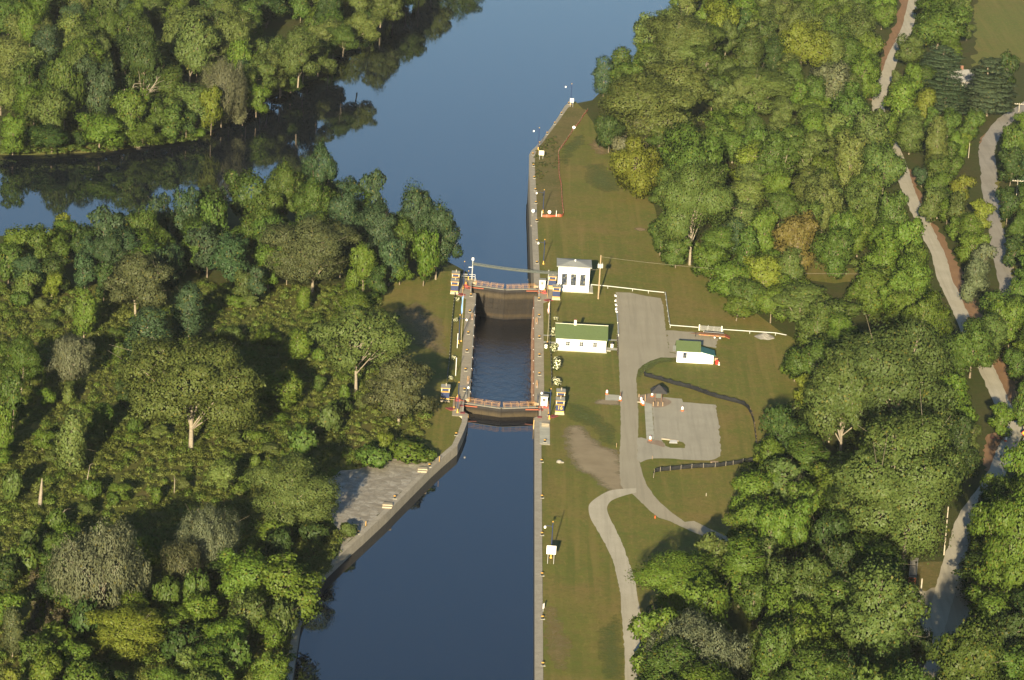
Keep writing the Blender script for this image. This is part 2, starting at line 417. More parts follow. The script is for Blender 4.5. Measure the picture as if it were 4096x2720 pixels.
def npmesh(name, V, Fq, m):
    nrm = V[:, 3:6] if V.shape[1] == 6 else None; V = V[:, :3]
    me = bpy.data.meshes.new(name); nv, nf = len(V), len(Fq)
    me.vertices.add(nv); me.vertices.foreach_set('co', np.ascontiguousarray(V, dtype=np.float32).ravel())
    me.loops.add(nf*4); me.loops.foreach_set('vertex_index', np.ascontiguousarray(Fq, dtype=np.int32).ravel())
    me.polygons.add(nf); me.polygons.foreach_set('loop_start', np.arange(0, nf*4, 4, dtype=np.int32))
    me.update(calc_edges=True); me.materials.append(M[m])
    if nrm is not None:
        me.polygons.foreach_set('use_smooth', np.ones(nf, bool)); me.normals_split_custom_set_from_vertices(np.ascontiguousarray(nrm, dtype=np.float32))
    return me
# ------------------------------------------------------------------ ground, water, roads
LOWZ, HIGHZ, FARZ = -7.35, -2.0, -5.4
tip = [Vector((6.9, -28)), Vector((6.9, -900))]
fw_out = [(6.85, 108), (6.5, 140), (6.25, 165), (6.05, 195), (5.9, 214), (5.7, 230), (5.75, 249), (6.3, 254), (8.2, 263.5), (10.8, 280), (13.0, 295), (16.1, 319.5), (17.2, 323.5)]
fw_in = [(8.35, 108), (8.0, 140), (7.75, 165), (7.55, 195), (7.35, 214), (7.1, 232), (7.15, 248), (7.6, 254), (9.4, 266), (11.8, 282), (14.2, 297.5), (16.9, 316), (18.4, 322.5)]
bank_r = [(19.5, 331), (22.3, 345), (28.1, 373), (33.2, 390), (38.3, 428), (48.6, 485), (58, 540), (74, 620), (120, 800), (260, 1200), (700, 3200)]
isl_w = [(-11.2, 118), (-13.5, 130), (-18, 151), (-23, 168), (-34.7, 184), (-46.3, 191), (-59.4, 184), (-76.7, 175), (-94.4, 152), (-112, 134), (-124, 127), (-200, 110), (-500, 60), (-3000, 0)]
far_w = [(-3000, 150), (-600, 180), (-220, 225), (-140, 243.5), (-112.6, 254), (-93.7, 272), (-87.5, 278), (-80.7, 308.5), (-72.7, 340), (-64, 369), (-59.7, 376), (-58, 407), (-49.6, 436), (-44.5, 473), (-38, 518), (-28, 580), (-16, 650), (2, 730), (40, 860), (150, 1200), (500, 3200)]
gw_l = [(-6.9, -8.5), (-6.95, -14.5), (-7.6, -22), (-8.6, -31), (-10.9, -38.5), (-13.6, -48), (-19.2, -69.9), (-21.1, -77.5), (-24.7, -90.5), (-27.6, -100.5), (-30.8, -112.5), (-33.0, -126), (-33.6, -138), (-33.3, -165), (-33.0, -240), (-33, -900)]
def inward(pts, d):
    """the same line moved d to its left"""
    out = []
    for i, p in enumerate(pts):
        a = Vector(pts[max(i-1, 0)]); b = Vector(pts[min(i+1, len(pts)-1)]); t = (b-a).normalized()
        out.append(Vector((p[0]-t.y*d, p[1]+t.x*d)))
    return out
def dense(pts, step, amp, seed):
    rr = random.Random(seed); out = [Vector(pts[0])]
    for a, b in zip(pts, pts[1:]):
        a, b = Vector(a), Vector(b); L = (b-a).length; n = max(1, min(14, int(L/step))); t = (b-a)/L
        for k in range(1, n+1):
            q = a+(b-a)*k/n
            if k < n: q += Vector((-t.y, t.x))*rr.gauss(0, amp)
            out.append(q)
    return out
gv, gf = [], []
from mathutils.geometry import tessellate_polygon
def land(poly, z):
    o = len(gv); gv.extend((p[0], p[1], z) for p in poly)
    for a, b, c in tessellate_polygon([[Vector((p[0], p[1], 0)) for p in poly]]):
        pa, pb, pc = poly[a], poly[b], poly[c]
        ar = (pb[0]-pa[0])*(pc[1]-pa[1])-(pc[0]-pa[0])*(pb[1]-pa[1])
        gf.append((o+a, o+b, o+c) if ar > 0 else (o+a, o+c, o+b))
def skirt(top, zt, bot, zb):
    o = len(gv); n = len(top)
    gv.extend((p[0], p[1], zt) for p in top); gv.extend((p[0], p[1], zb) for p in bot)
    gf.extend((o+i, o+i+1, o+n+i+1, o+n+i) for i in range(n-1))
br = dense(bank_r, 9, .7, 3); br_in = inward(br, -5.0)
land([(8.4, -900), (8.4, -27.6), (9.0, -27.4), (9.0, 106)]+[(x-.12, y) for x, y in fw_in]+br_in+[(3000, 3200), (3000, -900)], 0)
skirt(br_in, 0, br, -7.9)
iw = dense(isl_w, 9, .7, 4); iw_in = inward(iw, 4.5)
iw_in[0] = Vector((-9.1, 112))
land([(-34.2, -900)]+[(x-1.0, y) for x, y in gw_l[::-1][1:-2]]+[(-9.0, -9.5), (-9.0, 106)]+[tuple(p) for p in iw_in]+[(-3000, -900)], 0)
skirt(iw_in, 0, iw, -7.9)
fl = dense(far_w, 9, .6, 5); fl_in = inward(fl, 3.0)
land([tuple(p) for p in fl_in]+[(-3000, 3200)], FARZ)
skirt(fl_in, FARZ, fl, -7.9)
me = bpy.data.meshes.new('ground'); me.from_pydata(gv, [], gf); me.materials.append(M['forestfloor'])
g = bpy.data.objects.new('ground', me); COL.objects.link(g); g['kind'] = 'structure'
sheet('river_water', [(-3000, 101), (3000, 101), (3000, 3200), (-3000, 3200)], LOWZ, 'riverwater')
sheet('chamber_water', [(-8.3, -3), (8.3, -3), (8.3, 102), (-8.3, 102)], LOWZ+.01, 'chamberwater')
sheet('canal_water', [(-36, -900), (7.4, -900), (7.4, -1.2), (-7.7, -1.2), (-7.7, -20), (-36, -120)], HIGHZ, 'canalwater')
# lawns: sheets just above the ground
lawn_r = PL(ZW, [(1470, 1580), (1440, 1700)])[::-1]
LR = [(8.4, -300), (8.4, -27.6), (9.0, -27.4), (9.0, 106)]+[(x-.1, y) for x, y in fw_in]+[(19.2, 327)]
LR += [tuple(p[:2]) for p in PL(ZW, [(1350, 258), (1380, 300), (1400, 335), (1450, 370), (1490, 430), (1510, 480), (1525, 540), (1575, 600), (1650, 640), (1740, 720), (1800, 765), (1850, 790), (1860, 900), (1780, 990), (1770, 1090), (1720, 1240), (1600, 1330), (1490, 1400), (1475, 1568), (1475, 1700)])]
sheet('lawn', LR, .015, 'lawn')
sheet('lawn', [(-9.0, -9), (-9.0, 106), (-13, 112), (-20, 110), (-24, 106)]+[tuple(p[:2]) for p in PL(ZW, [(850, 700), (850, 880), (960, 960), (940, 1010), (960, 1045), (1005, 1052)])]+[(-11.2, -36.5), (-9.4, -30.5), (-8.6, -22), (-8.0, -14)], .015, 'lawn')
sheet('rough_grass', [(x-.1, y) for x, y in fw_in[2:]]+[tuple(p[:2]) for p in PL(Z3, [(640, 345), (700, 350), (780, 365), (735, 435), (625, 590), (480, 790), (485, 900), (490, 1010), (510, 1180), (525, 1440), (525, 1475), (300, 1480)])], .03, 'rough')
sheet('hay_field', rag(PL(ZL, [(1640, -120), (2300, -120), (2300, 700), (2000, 640), (1830, 600), (1540, 700), (1580, 450), (1540, 180)]), .8, 4), .015, 'field')
sheet('forest_clearing', rag(PL(ZT, [(820, 100), (960, 120), (1180, 190), (1390, 190), (1390, 330), (1150, 350), (830, 310)]), .6, 3), .015, 'lawn')
sheet('verge', rag(PL(ZQ, [(990, 290), (1330, 260), (1420, 60), (1440, 130), (1340, 520), (1230, 590), (900, 590), (900, 450)]), .4), .02, 'rough')
sheet('verge', rag(PL(ZQ, [(1000, 960), (1080, 970), (1140, 1060), (1060, 1400), (960, 1700), (850, 1700), (960, 1300)]), .4), .02, 'lawn')
sheet('verge', rag(PL(ZM, [(1790, 420), (1820, 450), (1900, 900), (1960, 1150), (2010, 1568), (1970, 1568), (1850, 900)]), .4), .05, 'lawn')
# drives and paths
drive = PL(Z4, [(284, 226), (430, 230), (600, 265), (740, 285), (765, 350), (775, 440), (792, 600), (812, 740), (830, 835), (900, 850), (900, 885), (850, 888), (740, 885), (640, 918), (560, 962), (512, 1010), (492, 1100), (500, 1230), (508, 1400)])
drive += PL(Z5, [(608, 390), (612, 560), (608, 730), (606, 900), (628, 980), (655, 1090), (695, 1190), (765, 1290), (830, 1360), (910, 1430), (1060, 1540)])+PL(ZR, [(880, 80), (1000, 140), (1110, 190), (1240, 250), (1400, 330), (1400, 420), (1230, 340), (1150, 290), (1000, 235), (850, 175), (650, 80)])
drive += PL(Z5, [(800, 1495), (710, 1420), (620, 1330), (550, 1262), (470, 1225), (440, 1180), (432, 1060), (428, 900), (440, 700), (441, 560), (438, 380), (432, 250)])+PL(Z4, [(326, 1100), (316, 900), (304, 640), (298, 450), (290, 300)])
sheet('drive', rag(drive, .05, .8, 2), .03, 'asphalt')
tl = PL(Z6, [(1010, 8), (900, 12), (790, 28), (700, 75), (632, 130), (620, 185), (640, 262), (700, 365), (760, 475), (820, 605), (850, 725), (880, 860), (886, 1000), (905, 1200), (914, 1400), (918, 1700)])
tr = PL(Z6, [(1010, 42), (930, 62), (850, 88), (795, 118), (770, 170), (790, 242), (850, 362), (920, 525), (975, 685), (1002, 770), (1015, 880), (1037, 1010), (1037, 1250), (1020, 1400), (1010, 1700)])
sheet('gravel_path', rag(band(tl, tr, 4), .07, .9, 3), .045, 'trail')
lot = PL(Z5, [(700, 335), (830, 335), (1030, 352), (1040, 385), (1200, 398), (1355, 410), (1372, 500), (1385, 600), (1400, 740), (1413, 850), (1402, 905), (1350, 935), (1290, 948), (1150, 945), (960, 930), (760, 928), (690, 940), (632, 968), (600, 940), (598, 730), (640, 725), (690, 740), (765, 752), (745, 420)])
sheet('gravel_lot', rag(lot, .15, 1.2, 4), .06, 'gravel')
sheet('brick_paving', curve(PL(Z5, [(605, 320), (760, 300), (850, 340), (920, 370), (925, 395), (850, 432), (752, 432), (690, 400), (610, 370)]), 3), .075, 'brickpave')
sheet('sidewalk', PL(Z5, [(668, 385), (740, 405), (764, 748), (690, 745)]), .095, 'sidewalk')
sheet('brick_paving', curve(PL(Z5, [(695, 760), (790, 752), (850, 775), (862, 820), (790, 800), (690, 775)]), 3), .075, 'brickpave')
sheet('grass_island', rag(PL(Z5, [(835, 750), (880, 745), (1000, 762), (1045, 775), (1066, 800), (1060, 830), (920, 826), (872, 808)]), .1, .8), .08, 'lawn')
sheet('concrete_pad', PL(Z5, [(292, 308), (432, 318), (432, 373), (292, 366)]), .07, 'sidewalk')
sheet('concrete_step', PL(Z4, [(864, 770), (912, 770), (908, 832), (862, 832)]), .22, 'sidewalk')
sheet('gravel_apron', rag(PL(Z4, [(795, 612), (1060, 625), (1170, 650), (1320, 690), (1300, 790), (1170, 760), (940, 700), (915, 740), (900, 840), (830, 828)]), .2, 1), .02, 'worn' if False else 'asphalt')
patch('worn_ground', rag(PL(Z2, [(1600, 880), (1760, 850), (1880, 930), (1980, 1030), (2080, 1110), (2240, 1140), (2320, 1380), (2340, 1600), (2120, 1660), (1930, 1480), (1720, 1370), (1640, 1240), (1570, 1060)]), .5), .026, 'worn', 3.2)
patch('worn_ground', rag(PL(Z5, [(180, 370), (300, 350), (430, 365), (440, 420), (300, 412), (180, 398)]), .3), .026, 'worn', 1.6)
patch('bare_ground', rag(PL(Z3, [(830, 700), (900, 670), (980, 720), (1020, 800), (960, 850), (860, 820), (810, 760)]), .6), .026, 'bare', 4)
patch('bare_ground', rag(PL(ZS, [(520, 925), (580, 915), (645, 930), (640, 948), (580, 955)]), .2), .026, 'bare', 1.0)
patch('lush_grass_patch', rag(PL(Z4, [(500, 960), (640, 890), (760, 860), (900, 880), (900, 930), (700, 960), (600, 1040), (510, 1120)]), .4), .024, 'lush', 3)
patch('lush_grass_patch', rag(PL(Z6, [(700, 1200), (800, 1050), (880, 1000), (905, 1250), (910, 1568), (760, 1568), (690, 1400)]), .5), .024, 'lush', 6)
patch('lush_grass_patch', rag(PL(Z2, [(1600, 600), (1850, 640), (2050, 760), (2180, 900), (2200, 1100), (2050, 1060), (1900, 880), (1640, 800)]), .5), .022, 'lush', 7)
patch('lush_grass_patch', rag(PL(Z3, [(520, 760), (640, 640), (760, 620), (760, 700), (640, 800), (560, 980), (500, 900)]), .5), .022, 'lush', 5)
patch('lush_grass_patch', rag(PL(Z3, [(760, 950), (950, 920), (1080, 1040), (1140, 1200), (960, 1230), (760, 1130)]), .5), .022, 'lush', 9)
patch('bare_ground', rag(PL(Z6, [(230, 1000), (330, 960), (420, 1100), (500, 1300), (430, 1500), (300, 1400)]), .5), .022, 'bare', 9)
patch('bare_ground', rag(PL(ZW, [(905, 720), (960, 690), (1020, 740), (1030, 820), (960, 800)]), .5), .022, 'bare', 9)
def road(name, pts, wid, z, m, amp=.2, seed=1):
    pts = curve([Vector((p[0], p[1])) for p in pts], 5)
    if not hasattr(wid, '__len__'): wid = [wid]*len(pts)
    l, r = [], []
    rr = random.Random(seed)
    for i, p in enumerate(pts):
        t = (pts[min(i+1, len(pts)-1)]-pts[max(i-1, 0)]).normalized(); nn = Vector((-t.y, t.x)); w = wid[min(i*len(wid)//len(pts), len(wid)-1)]
        l.append(p+nn*(w/2+rr.gauss(0, amp))); r.append(p-nn*(w/2+rr.gauss(0, amp)))
    n = len(l); me = bpy.data.meshes.new(name)
    me.from_pydata([(p[0], p[1], z) for p in l+r], [], [(n+i, n+i+1, i+1, i) for i in range(n-1)]); me.materials.append(M[m])
    o = bpy.data.objects.new(name, me); COL.objects.link(o); o['kind'] = 'structure'; return o
tp = PL(ZL, [(960, -160), (925, 10), (880, 220), (835, 350), (780, 460), (715, 590), (665, 730), (620, 860), (580, 970), (555, 1060), (560, 1150), (610, 1260)])+PL(ZM, [(770, 250), (830, 420), (860, 530), (915, 660), (1000, 840), (1060, 960), (1110, 1080), (1175, 1200), (1215, 1330)])+PL(ZN, [(1250, 40), (1315, 170), (1390, 340), (1450, 470), (1550, 700), (1650, 900), (1720, 1050), (1790, 1200), (1850, 1340), (1950, 1500)])+PL(ZO, [(2010, 60), (1990, 180), (1930, 320), (1870, 450), (1810, 600), (1730, 760), (1620, 900), (1500, 1080), (1430, 1250), (1395, 1390)])+PL(ZQ, [(1400, 300), (1350, 480), (1290, 700), (1230, 900), (1190, 1100), (1160, 1300), (1150, 1568), (1130, 2000)])
road('trail_road', tp, 3.7, .05, 'trail', .09, 5)
sh = PL(ZL, [(900, -160), (865, 10), (800, 240), (735, 400), (670, 560), (620, 700), (570, 860), (505, 970), (490, 1050)])
road('reddish_shoulder', sh, 4.6, .035, 'redsoil', .5, 6)
sh = PL(ZM, [(820, 330), (865, 440), (910, 560), (975, 700), (1040, 820), (1100, 950), (1180, 1100), (1260, 1240), (1330, 1390)])+PL(ZN, [(1350, 40), (1420, 160), (1500, 340), (1560, 470), (1650, 700), (1760, 900), (1860, 1080), (1930, 1230), (1990, 1400), (2040, 1560)])+PL(ZO, [(2030, 20), (2060, 120)])
road('reddish_shoulder', sh, 4.4, .035, 'redsoil', .4, 7)
sheet('reddish_shoulder', rag(PL(ZO, [(1700, 230), (1800, 205), (1900, 240), (1880, 400), (1820, 540), (1740, 640), (1660, 600), (1660, 470)]), .4), .036, 'redsoil')
road('country_road', PL(ZL, [(2200, 1040), (2060, 1140), (1920, 1230), (1800, 1350), (1720, 1480), (1690, 1568)])+PL(ZM, [(1690, 180), (1710, 320), (1720, 480), (1745, 650), (1775, 820), (1805, 1000), (1845, 1200), (1885, 1400), (1920, 1568)])+PL(ZN, [(1940, 300), (2000, 520), (2080, 720), (2200, 950)]), 4.6, .04, 'farroad', .12, 8)
sheet('road_junction', rag(PL(ZQ, [(930, 600), (1120, 590), (1350, 520), (1480, 340), (1600, 420), (1620, 900), (1400, 1060), (1180, 1200), (1080, 1000), (1040, 900), (960, 720)]), .4), .042, 'asphalt')
road('reddish_shoulder', PL(ZL, [(2100, 1090), (1940, 1170), (1800, 1290), (1690, 1420), (1640, 1500)]), 1.6, .03, 'redsoil', .3, 9)
# ------------------------------------------------------------------ lock walls and guide walls
def wallthing(name, label, cat, poly, z0, z1, m='concrete', loc=(0, 0, 0)):
    t = empty(name, loc, label, cat, 'concrete walls of the canal')
    MB().prism([(p[0]-loc[0], p[1]-loc[1]) for p in poly], z0, z1).build('wall_body', m, t)
    return t
def lockwall(s, label):
    poly = [(s*6.85, 92.2), (s*6.85, 2.5), (s*7.85, 2.5), (s*7.85, -7.2), (s*6.85, -8.6), (s*6.85, -10.4), (s*10.2, -10.4), (s*10.2, 1.8), (s*9.02, 3.2), (s*9.02, 86.5), (s*10.3, 88.6), (s*12.2, 90.5), (s*12.2, 106), (s*6.85, 106), (s*6.85, 102.6), (s*7.85, 102.4), (s*7.85, 92.2)]
    t = wallthing('lock_wall', label, 'lock wall', poly, -11, .06)
    # steel nosing along the edge and the wet face below it
    n = MB().box((s*6.83, 47.4, -.04), (.2, 88.8, .24)); n.build('edge_nosing', 'rust' if s > 0 else 'plank', t)
    n = MB().box((s*6.83, 47.4, -5.6), (.07, 88.9, 10.6)); n.build('chamber_face', 'wallface', t)
    n = MB().box((s*6.84, -9.5, -.9), (.12, 1.7, 1.9)); n.build('yellow_corner', 'yellow', t)
    for y in np.arange(8, 90, 9.14):
        MB().box((s*6.66, y, -3.6), (.28, .35, 7.2)).build('fender', 'wooddark', t)
        MB().lathe((s*6.72, y+.1, .06), [(.07, 0), (.08, .1), (.03, .14)], 8).build('line_hook', 'conewhite', t)
    MB().box((s*8.05, -7.9, .09), (.95, 1.3, .06)).build('hatch_cover', 'darkred', t)
    MB().box((s*8.6, 96.4, .09), (1.2, 1.4, .06)).build('hatch_cover', 'darkred', t)
    MB().box((s*8.3, -2.6, .09), (1.0, 1.2, .06)).build('hatch_cover', 'darkred', t)
    return t
lockwall(-1, 'grey concrete lock wall between the dark chamber and the tree-lined island lawn')
rw = lockwall(1, 'grey concrete lock wall between the dark chamber and the lawn with white buildings')
gr = wallthing('guide_wall', 'long straight weathered concrete wall between the near canal and the right lawn', 'guide wall', [(6.95, -10.4), (6.95, -27), (7.0, -900), (8.45, -900), (8.35, -27.6), (9.1, -27.6), (10.1, -27.6), (10.15, -10.4)], -6, .05, 'wallconc')
MB().box((9.2, -13.5, .28), (1.6, 1.1, .42)).box((9.2, -14.35, .2), (1.6, .6, .26)).box((9.2, -14.9, .13), (1.6, .5, .12)).build('steps', 'concrete', gr)
MB().box((9.05, -19.5, .085), (2.05, 15.4, .07)).build('platform', 'sidewalk', gr)
MB().box((7.02, -12.4, -.5), (.1, 3.2, 1.1)).build('yellow_corner', 'yellow', gr)
gl = wallthing('guide_wall', 'angled weathered concrete wall between the near canal and the stone apron', 'guide wall', [(-6.9, -10.4)]+gw_l[1:]+[(-34.3, -900)]+[(x-1.15, y-.3) for x, y in gw_l[::-1][1:-1]]+[(-8.1, -10.4)], -6, .05, 'wallconc')
for k, (x, y) in enumerate([(-14.6, -49.5), (-20.6, -73.5)]):
    MB().box((x-.55, y, .3), (1.9, 1.5, .5)).box((x-.6, y-1.1, .2), (1.8, .8, .3)).build('steps', 'concrete', gl)
gf_ = wallthing('guide_wall', 'far concrete wall with a pointed bent end beyond the white powerhouse', 'guide wall', [(6.85, 106)]+fw_out+fw_in[::-1]+[(8.35, 106)], -9.5, .06, 'wallconc')
t_ = MB()
for a, b in zip(fw_out[2:8], fw_out[3:9]): t_.beam((a[0]-.06, a[1], -.25), (b[0]-.06, b[1], -.25), .22, .3)
t_.build('timber_edge', 'palepole', gf_)
sheet('stone_apron', rag([tuple(p[:2]) for p in PL(ZJ, [(420, 690), (470, 500), (590, 410), (760, 392), (880, 350), (1000, 290), (1280, 285), (1425, 335)])]+[(x-1.1, y-.3) for x, y in gw_l[4:10]]+[tuple(p[:2]) for p in PL(ZJ, [(600, 1000), (520, 880)])], .18, 1.5), .04, 'stone')
# ------------------------------------------------------------------ lock gates
def leaf(s, y0, label, deep):
    """one mitre leaf: hinge at the wall, tip on the centre line towards the camera"""
    h = Vector((s*7.55, y0, 0)); a = Vector((s*.06, y0-2.45, 0)); d = (a-h); L = d.length; rz = math.atan2(d.y, d.x)
    t = empty('lock_gate', h, label, 'lock gate', 'steel gate leaves of the lock', rz)
    # local x runs along the leaf; the face towards the camera is the one on the side of cs
    cs = 1 if s > 0 else -1
    p = MB()
    p.box((L/2+.06, 0, -deep/2-.12), (L+.1, .55, deep))
    for z in np.arange(-.9, -deep, -1.35): p.box((L/2, cs*.30, z), (L-.5, .12, .16))
    for x in np.arange(.7, L, 1.5): p.box((x, cs*.3, -deep/2-.2), (.14, .1, deep-.4))
    p.build('gate_panel', 'gate', t, .02)
    MB().box((L/2, cs*.12, .0), (L+.1, 1.05, .09)).build('walkway', 'plank', t)
    MB().tube([(.05, 0, -deep), (.05, 0, .1)], .36, 12).build('quoin_post', 'gate', t)
    for k in range(2):
        x0 = .3+k*(L-.35)/2; x1 = x0+(L-.55)/2
        for side in (cs*.55,):
            m = MB(); z0, z1 = .5, 1.12; rr = (z1-z0)/2
            loop = []
            for j in range(9): an = PI/2+PI*j/8; loop.append((x0+rr+rr*math.cos(an), side, z0+rr+rr*math.sin(an)))
            for j in range(9): an = -PI/2+PI*j/8; loop.append((x1-rr+rr*math.cos(an), side, z0+rr+rr*math.sin(an)))
            loop.append(loop[0]); m.tube(loop, .027, 6)
            m.tube([(x0+.02, side, z0+rr), (x1-.02, side, z0+rr)], .022, 6)
            for j in range(3):
                x = x0+.35+j*(x1-x0-.7)/2; m.tube([(x, side, .05), (x, side, z1)], .032, 6)
            m.build('railing', 'railing', t)
            m2 = MB(); so = -cs*.35
            m2.tube([(x0+.1, so, z1), (x1-.1, so, z1)], .022, 6).tube([(x0+.1, so, z0+.25), (x1-.1, so, z0+.25)], .02, 6)
            for j in range(3):
                x = x0+.35+j*(x1-x0-.7)/2; m2.tube([(x, so, .05), (x, so, z1)], .026, 6)
            m2.build('railing', 'railing', t)
    # operating spar from the wall to the leaf
    MB().beam((-.15, cs*1.35, -.28), (2.75, cs*.42, -.42), .24, .2).build('operating_arm', 'orange', t)
    return t
leaf(-1, 0, 'left leaf of the near steel lock gate, ochre railings, dark wet face', 9)
leaf(1, 0, 'right leaf of the near steel lock gate, beside the booth by number 16', 9)
leaf(-1, 100, 'left leaf of the far steel lock gate, tall muddy face partly shaded', 10.5)
leaf(1, 100, 'right leaf of the far steel lock gate, tall muddy brown face in sun', 10.5)
# ------------------------------------------------------------------ machinery cabins and booths
def cabin(x, y, label, number=None, tall=0.0, low=False):
    t = empty('machinery_cabin', (x, y, .06), label, 'machinery cabin', 'blue and yellow cabins at the lock gates')
    w, d = 1.72, 2.1
    MB().box((0, 0, .17), (w+.25, d+.25, .34)).build('base', 'concrete', t)
    MB().box((0, 0, .47), (w+.06, d+.06, .26)).build('plinth', 'booth', t)
    MB().prism([(-w/2-.05, -d/2-.12), (w/2+.05, -d/2-.12), (w/2+.05, d/2), (-w/2-.05, d/2)], .6, .82).build('skirt', 'yellow', t, .03)
    MB().box((0, 0, 1.46), (w, d, 1.26)).build('panel', 'blue', t, .03)
    MB().box((0, 0, 2.16), (w+.08, d+.08, .14)).build('trim_band', 'yellow', t, .02)
    for a in (-1, 1):
        for b in (-1, 1): MB().box((a*(w/2-.08), b*(d/2-.08), 2.62), (.12, .12, .62)).build('corner_post', 'cream', t)
    MB().box((0, .05, 2.6), (w-.3, d-.35, .5)).build('window_band', 'blue', t)
    r = MB().add([(-w/2-.12, -d/2-.15, 2.92), (w/2+.12, -d/2-.15, 2.92), (w/2+.12, d/2+.15, 3.1), (-w/2-.12, d/2+.15, 3.1), (-w/2-.12, -d/2-.15, 3.04), (w/2+.12, -d/2-.15, 3.04), (w/2+.12, d/2+.15, 3.24), (-w/2-.12, d/2+.15, 3.24)], [(3, 2, 1, 0), (4, 5, 6, 7), (0, 1, 5, 4), (1, 2, 6, 5), (2, 3, 7, 6), (3, 0, 4, 7)]).build('roof', 'booth', t)
    MB().box((0, -d/2-.17, 3.0), (w+.26, .06, .12)).build('roof_edge', 'yellow', r)
    MB().tube([(.1, .2, 3.1), (.1, .2, 3.75)], .11, 8).build('vent_pipe', 'palepole', r)
    if number:
        f = bpy.data.curves.new('number_lettering', 'FONT'); f.body = number; f.size = 1.12; f.extrude = .012; f.offset = .02; f.align_x = 'CENTER'; f.align_y = 'CENTER'
        f.materials.append(M['yellow'])
        fo = bpy.data.objects.new('lettering_curve', f); COL.objects.link(fo); bpy.context.view_layer.update()
        lm = bpy.data.meshes.new_from_object(fo.evaluated_get(bpy.context.evaluated_depsgraph_get())); bpy.data.objects.remove(fo)
        o = bpy.data.objects.new('number_lettering', lm); COL.objects.link(o); o.parent = t
        o.location = (.02, -d/2-.03, 1.5); o.rotation_euler = (PI/2, 0, 0)
    return t
p = B(Z2(1534, 742)); cabin(p.x, p.y+1.1, 'blue and yellow cabin bearing the number 16, right of the near gate', '16')
p = B(Z2(1540, 668)); cabin(p.x+.05, p.y+2.6, 'blue and yellow cabin standing right behind the one numbered 16')
p = B(Z1(1493, 716)); cabin(p.x, p.y+1.1, 'blue and yellow cabin in front of the powerhouse corner')
p = B(Z1(1448, 590)); cabin(p.x, p.y+1.1, 'dark blue cabin half hidden behind the white powerhouse wall')
p = B(Z1(333, 650)); cabin(p.x, p.y+1.1, 'blue and yellow cabin on the left lawn edge by the far gate')
p = B(Z1(342, 575)); cabin(p.x, p.y+2.4, 'blue and yellow cabin just behind another on the left of the far gate')
p = B(Z2(226, 600)); cabin(p.x, p.y+1.4, 'blue cabin with pale roof left of the near gate, half behind a tree')
def booth(x, y, label, big):
    t = empty('control_booth', (x, y, .06), label, 'control booth', 'white booths beside the lock gates')
    w, d, h = 1.38, 1.5, 2.3
    MB().box((0, 0, .06), (w+.3, d+.3, .12)).build('base', 'darkred', t)
    b = MB().box((0, 0, .12+h/2), (w, d, h)).build('wall', 'white', t, .02)
    MB().box((-.02, -d/2-.02, 1.15), (.78, .05, 2.0)).build('door', 'white', t, .01)
    wn = MB().box((0, -d/2-.045, 1.72), (.66, .05, .62)).build('window', 'glass', t)
    MB().box((0, -d/2-.06, 1.72), (.72, .03, .06)).box((0, -d/2-.06, 1.38), (.74, .05, .05)).build('frame', 'cream', wn)
    MB().box((w/2+.02, 0, 1.6), (.04, .9, .7)).build('window', 'glass', t)
    MB().prism([(-w/2-.2, -d/2-.25), (w/2+.2, -d/2-.25), (w/2+.2, d/2+.2), (-w/2-.2, d/2+.2)], h+.12, h+.28).build('roof', 'booth', t, .03)
    return t
p = B(Z1(1334, 606)); booth(p.x, p.y+.8, 'small white booth beside the far gate and powerhouse', 0)
p = B(Z2(1354, 664)); booth(p.x, p.y+.8, 'small white booth beside the near gate, left of number 16', 1)
# ------------------------------------------------------------------ buildings
def window(parent, x, y, z, w, h, bars=2, frm='white', m='glass'):
    wd = MB().box((x, y-.02, z), (w, .10, h)).build('window', m, parent)
    f = MB()
    for a in (-1, 1): f.box((x+a*(w/2+.02), y-.07, z), (.07, .06, h+.1))
    f.box((x, y-.07, z+h/2+.02), (w+.1, .06, .07))
    for k in range(1, bars+1): f.box((x, y-.068, z-h/2+h*k/(bars+1)), (w, .03, .035))
    f.box((x, y-.066, z), (.035, .03, h))
    f.build('frame', frm, wd)
    MB().box((x, y-.12, z-h/2-.06), (w+.22, .2, .1)).build('sill', 'steel', wd)
    return wd
p0 = B(Z1(1500, 612)); p1 = B(Z1(1874, 634)); wid = 7.4; cx = (p0.x+p1.x)/2
t = empty('powerhouse', (cx, 98.5, 0), 'square white two-storey-high powerhouse with grey hipped roof and three tall windows', 'building')
D = 7.0; Hh = 5.95
MB().box((0, D/2, Hh/2+.1), (wid, D, Hh)).build('wall', 'white', t)
MB().box((.35, D/2-.1, .08), (wid+1.4, D+.7, .16)).build('foundation', 'sidewalk', t)
e = .45; hz = Hh+.1
rv = [(-wid/2-e, -e, hz), (wid/2+e, -e, hz), (wid/2+e, D+e, hz), (-wid/2-e, D+e, hz)]
rv += [(a, b, hz+.22) for a, b, c in rv]+[(-.4, D/2, hz+.85), (.4, D/2, hz+.85)]
rf = MB().add(rv, [(3, 2, 1, 0), (0, 1, 5, 4), (1, 2, 6, 5), (2, 3, 7, 6), (3, 0, 4, 7), (4, 5, 9, 8), (5, 6, 9), (6, 7, 8, 9), (7, 4, 8)]).build('roof', 'greyroof', t)
MB().lathe((.2, D/2-.5, hz+.72), [(.13, 0), (.13, .3), (.2, .32), (.2, .42)], 8).build('roof_vent', 'conewhite', rf)
for x in (-2.2, -.05, 2.15): window(t, x, 0, 3.0, 1.18, 2.65, 1, 'blue')
MB().box((wid/2+.02, 3.6, 1.25), (.08, 1.1, 2.2)).build('door', 'blue', t)
a, b = B(Z1(1490, 1285)), B(Z1(2060, 1315)); wid = b.x-a.x; cx = (a.x+b.x)/2
t = empty('lockhouse', (cx, a.y, 0), 'long low white building with moss green gable roof and three small windows', 'building')
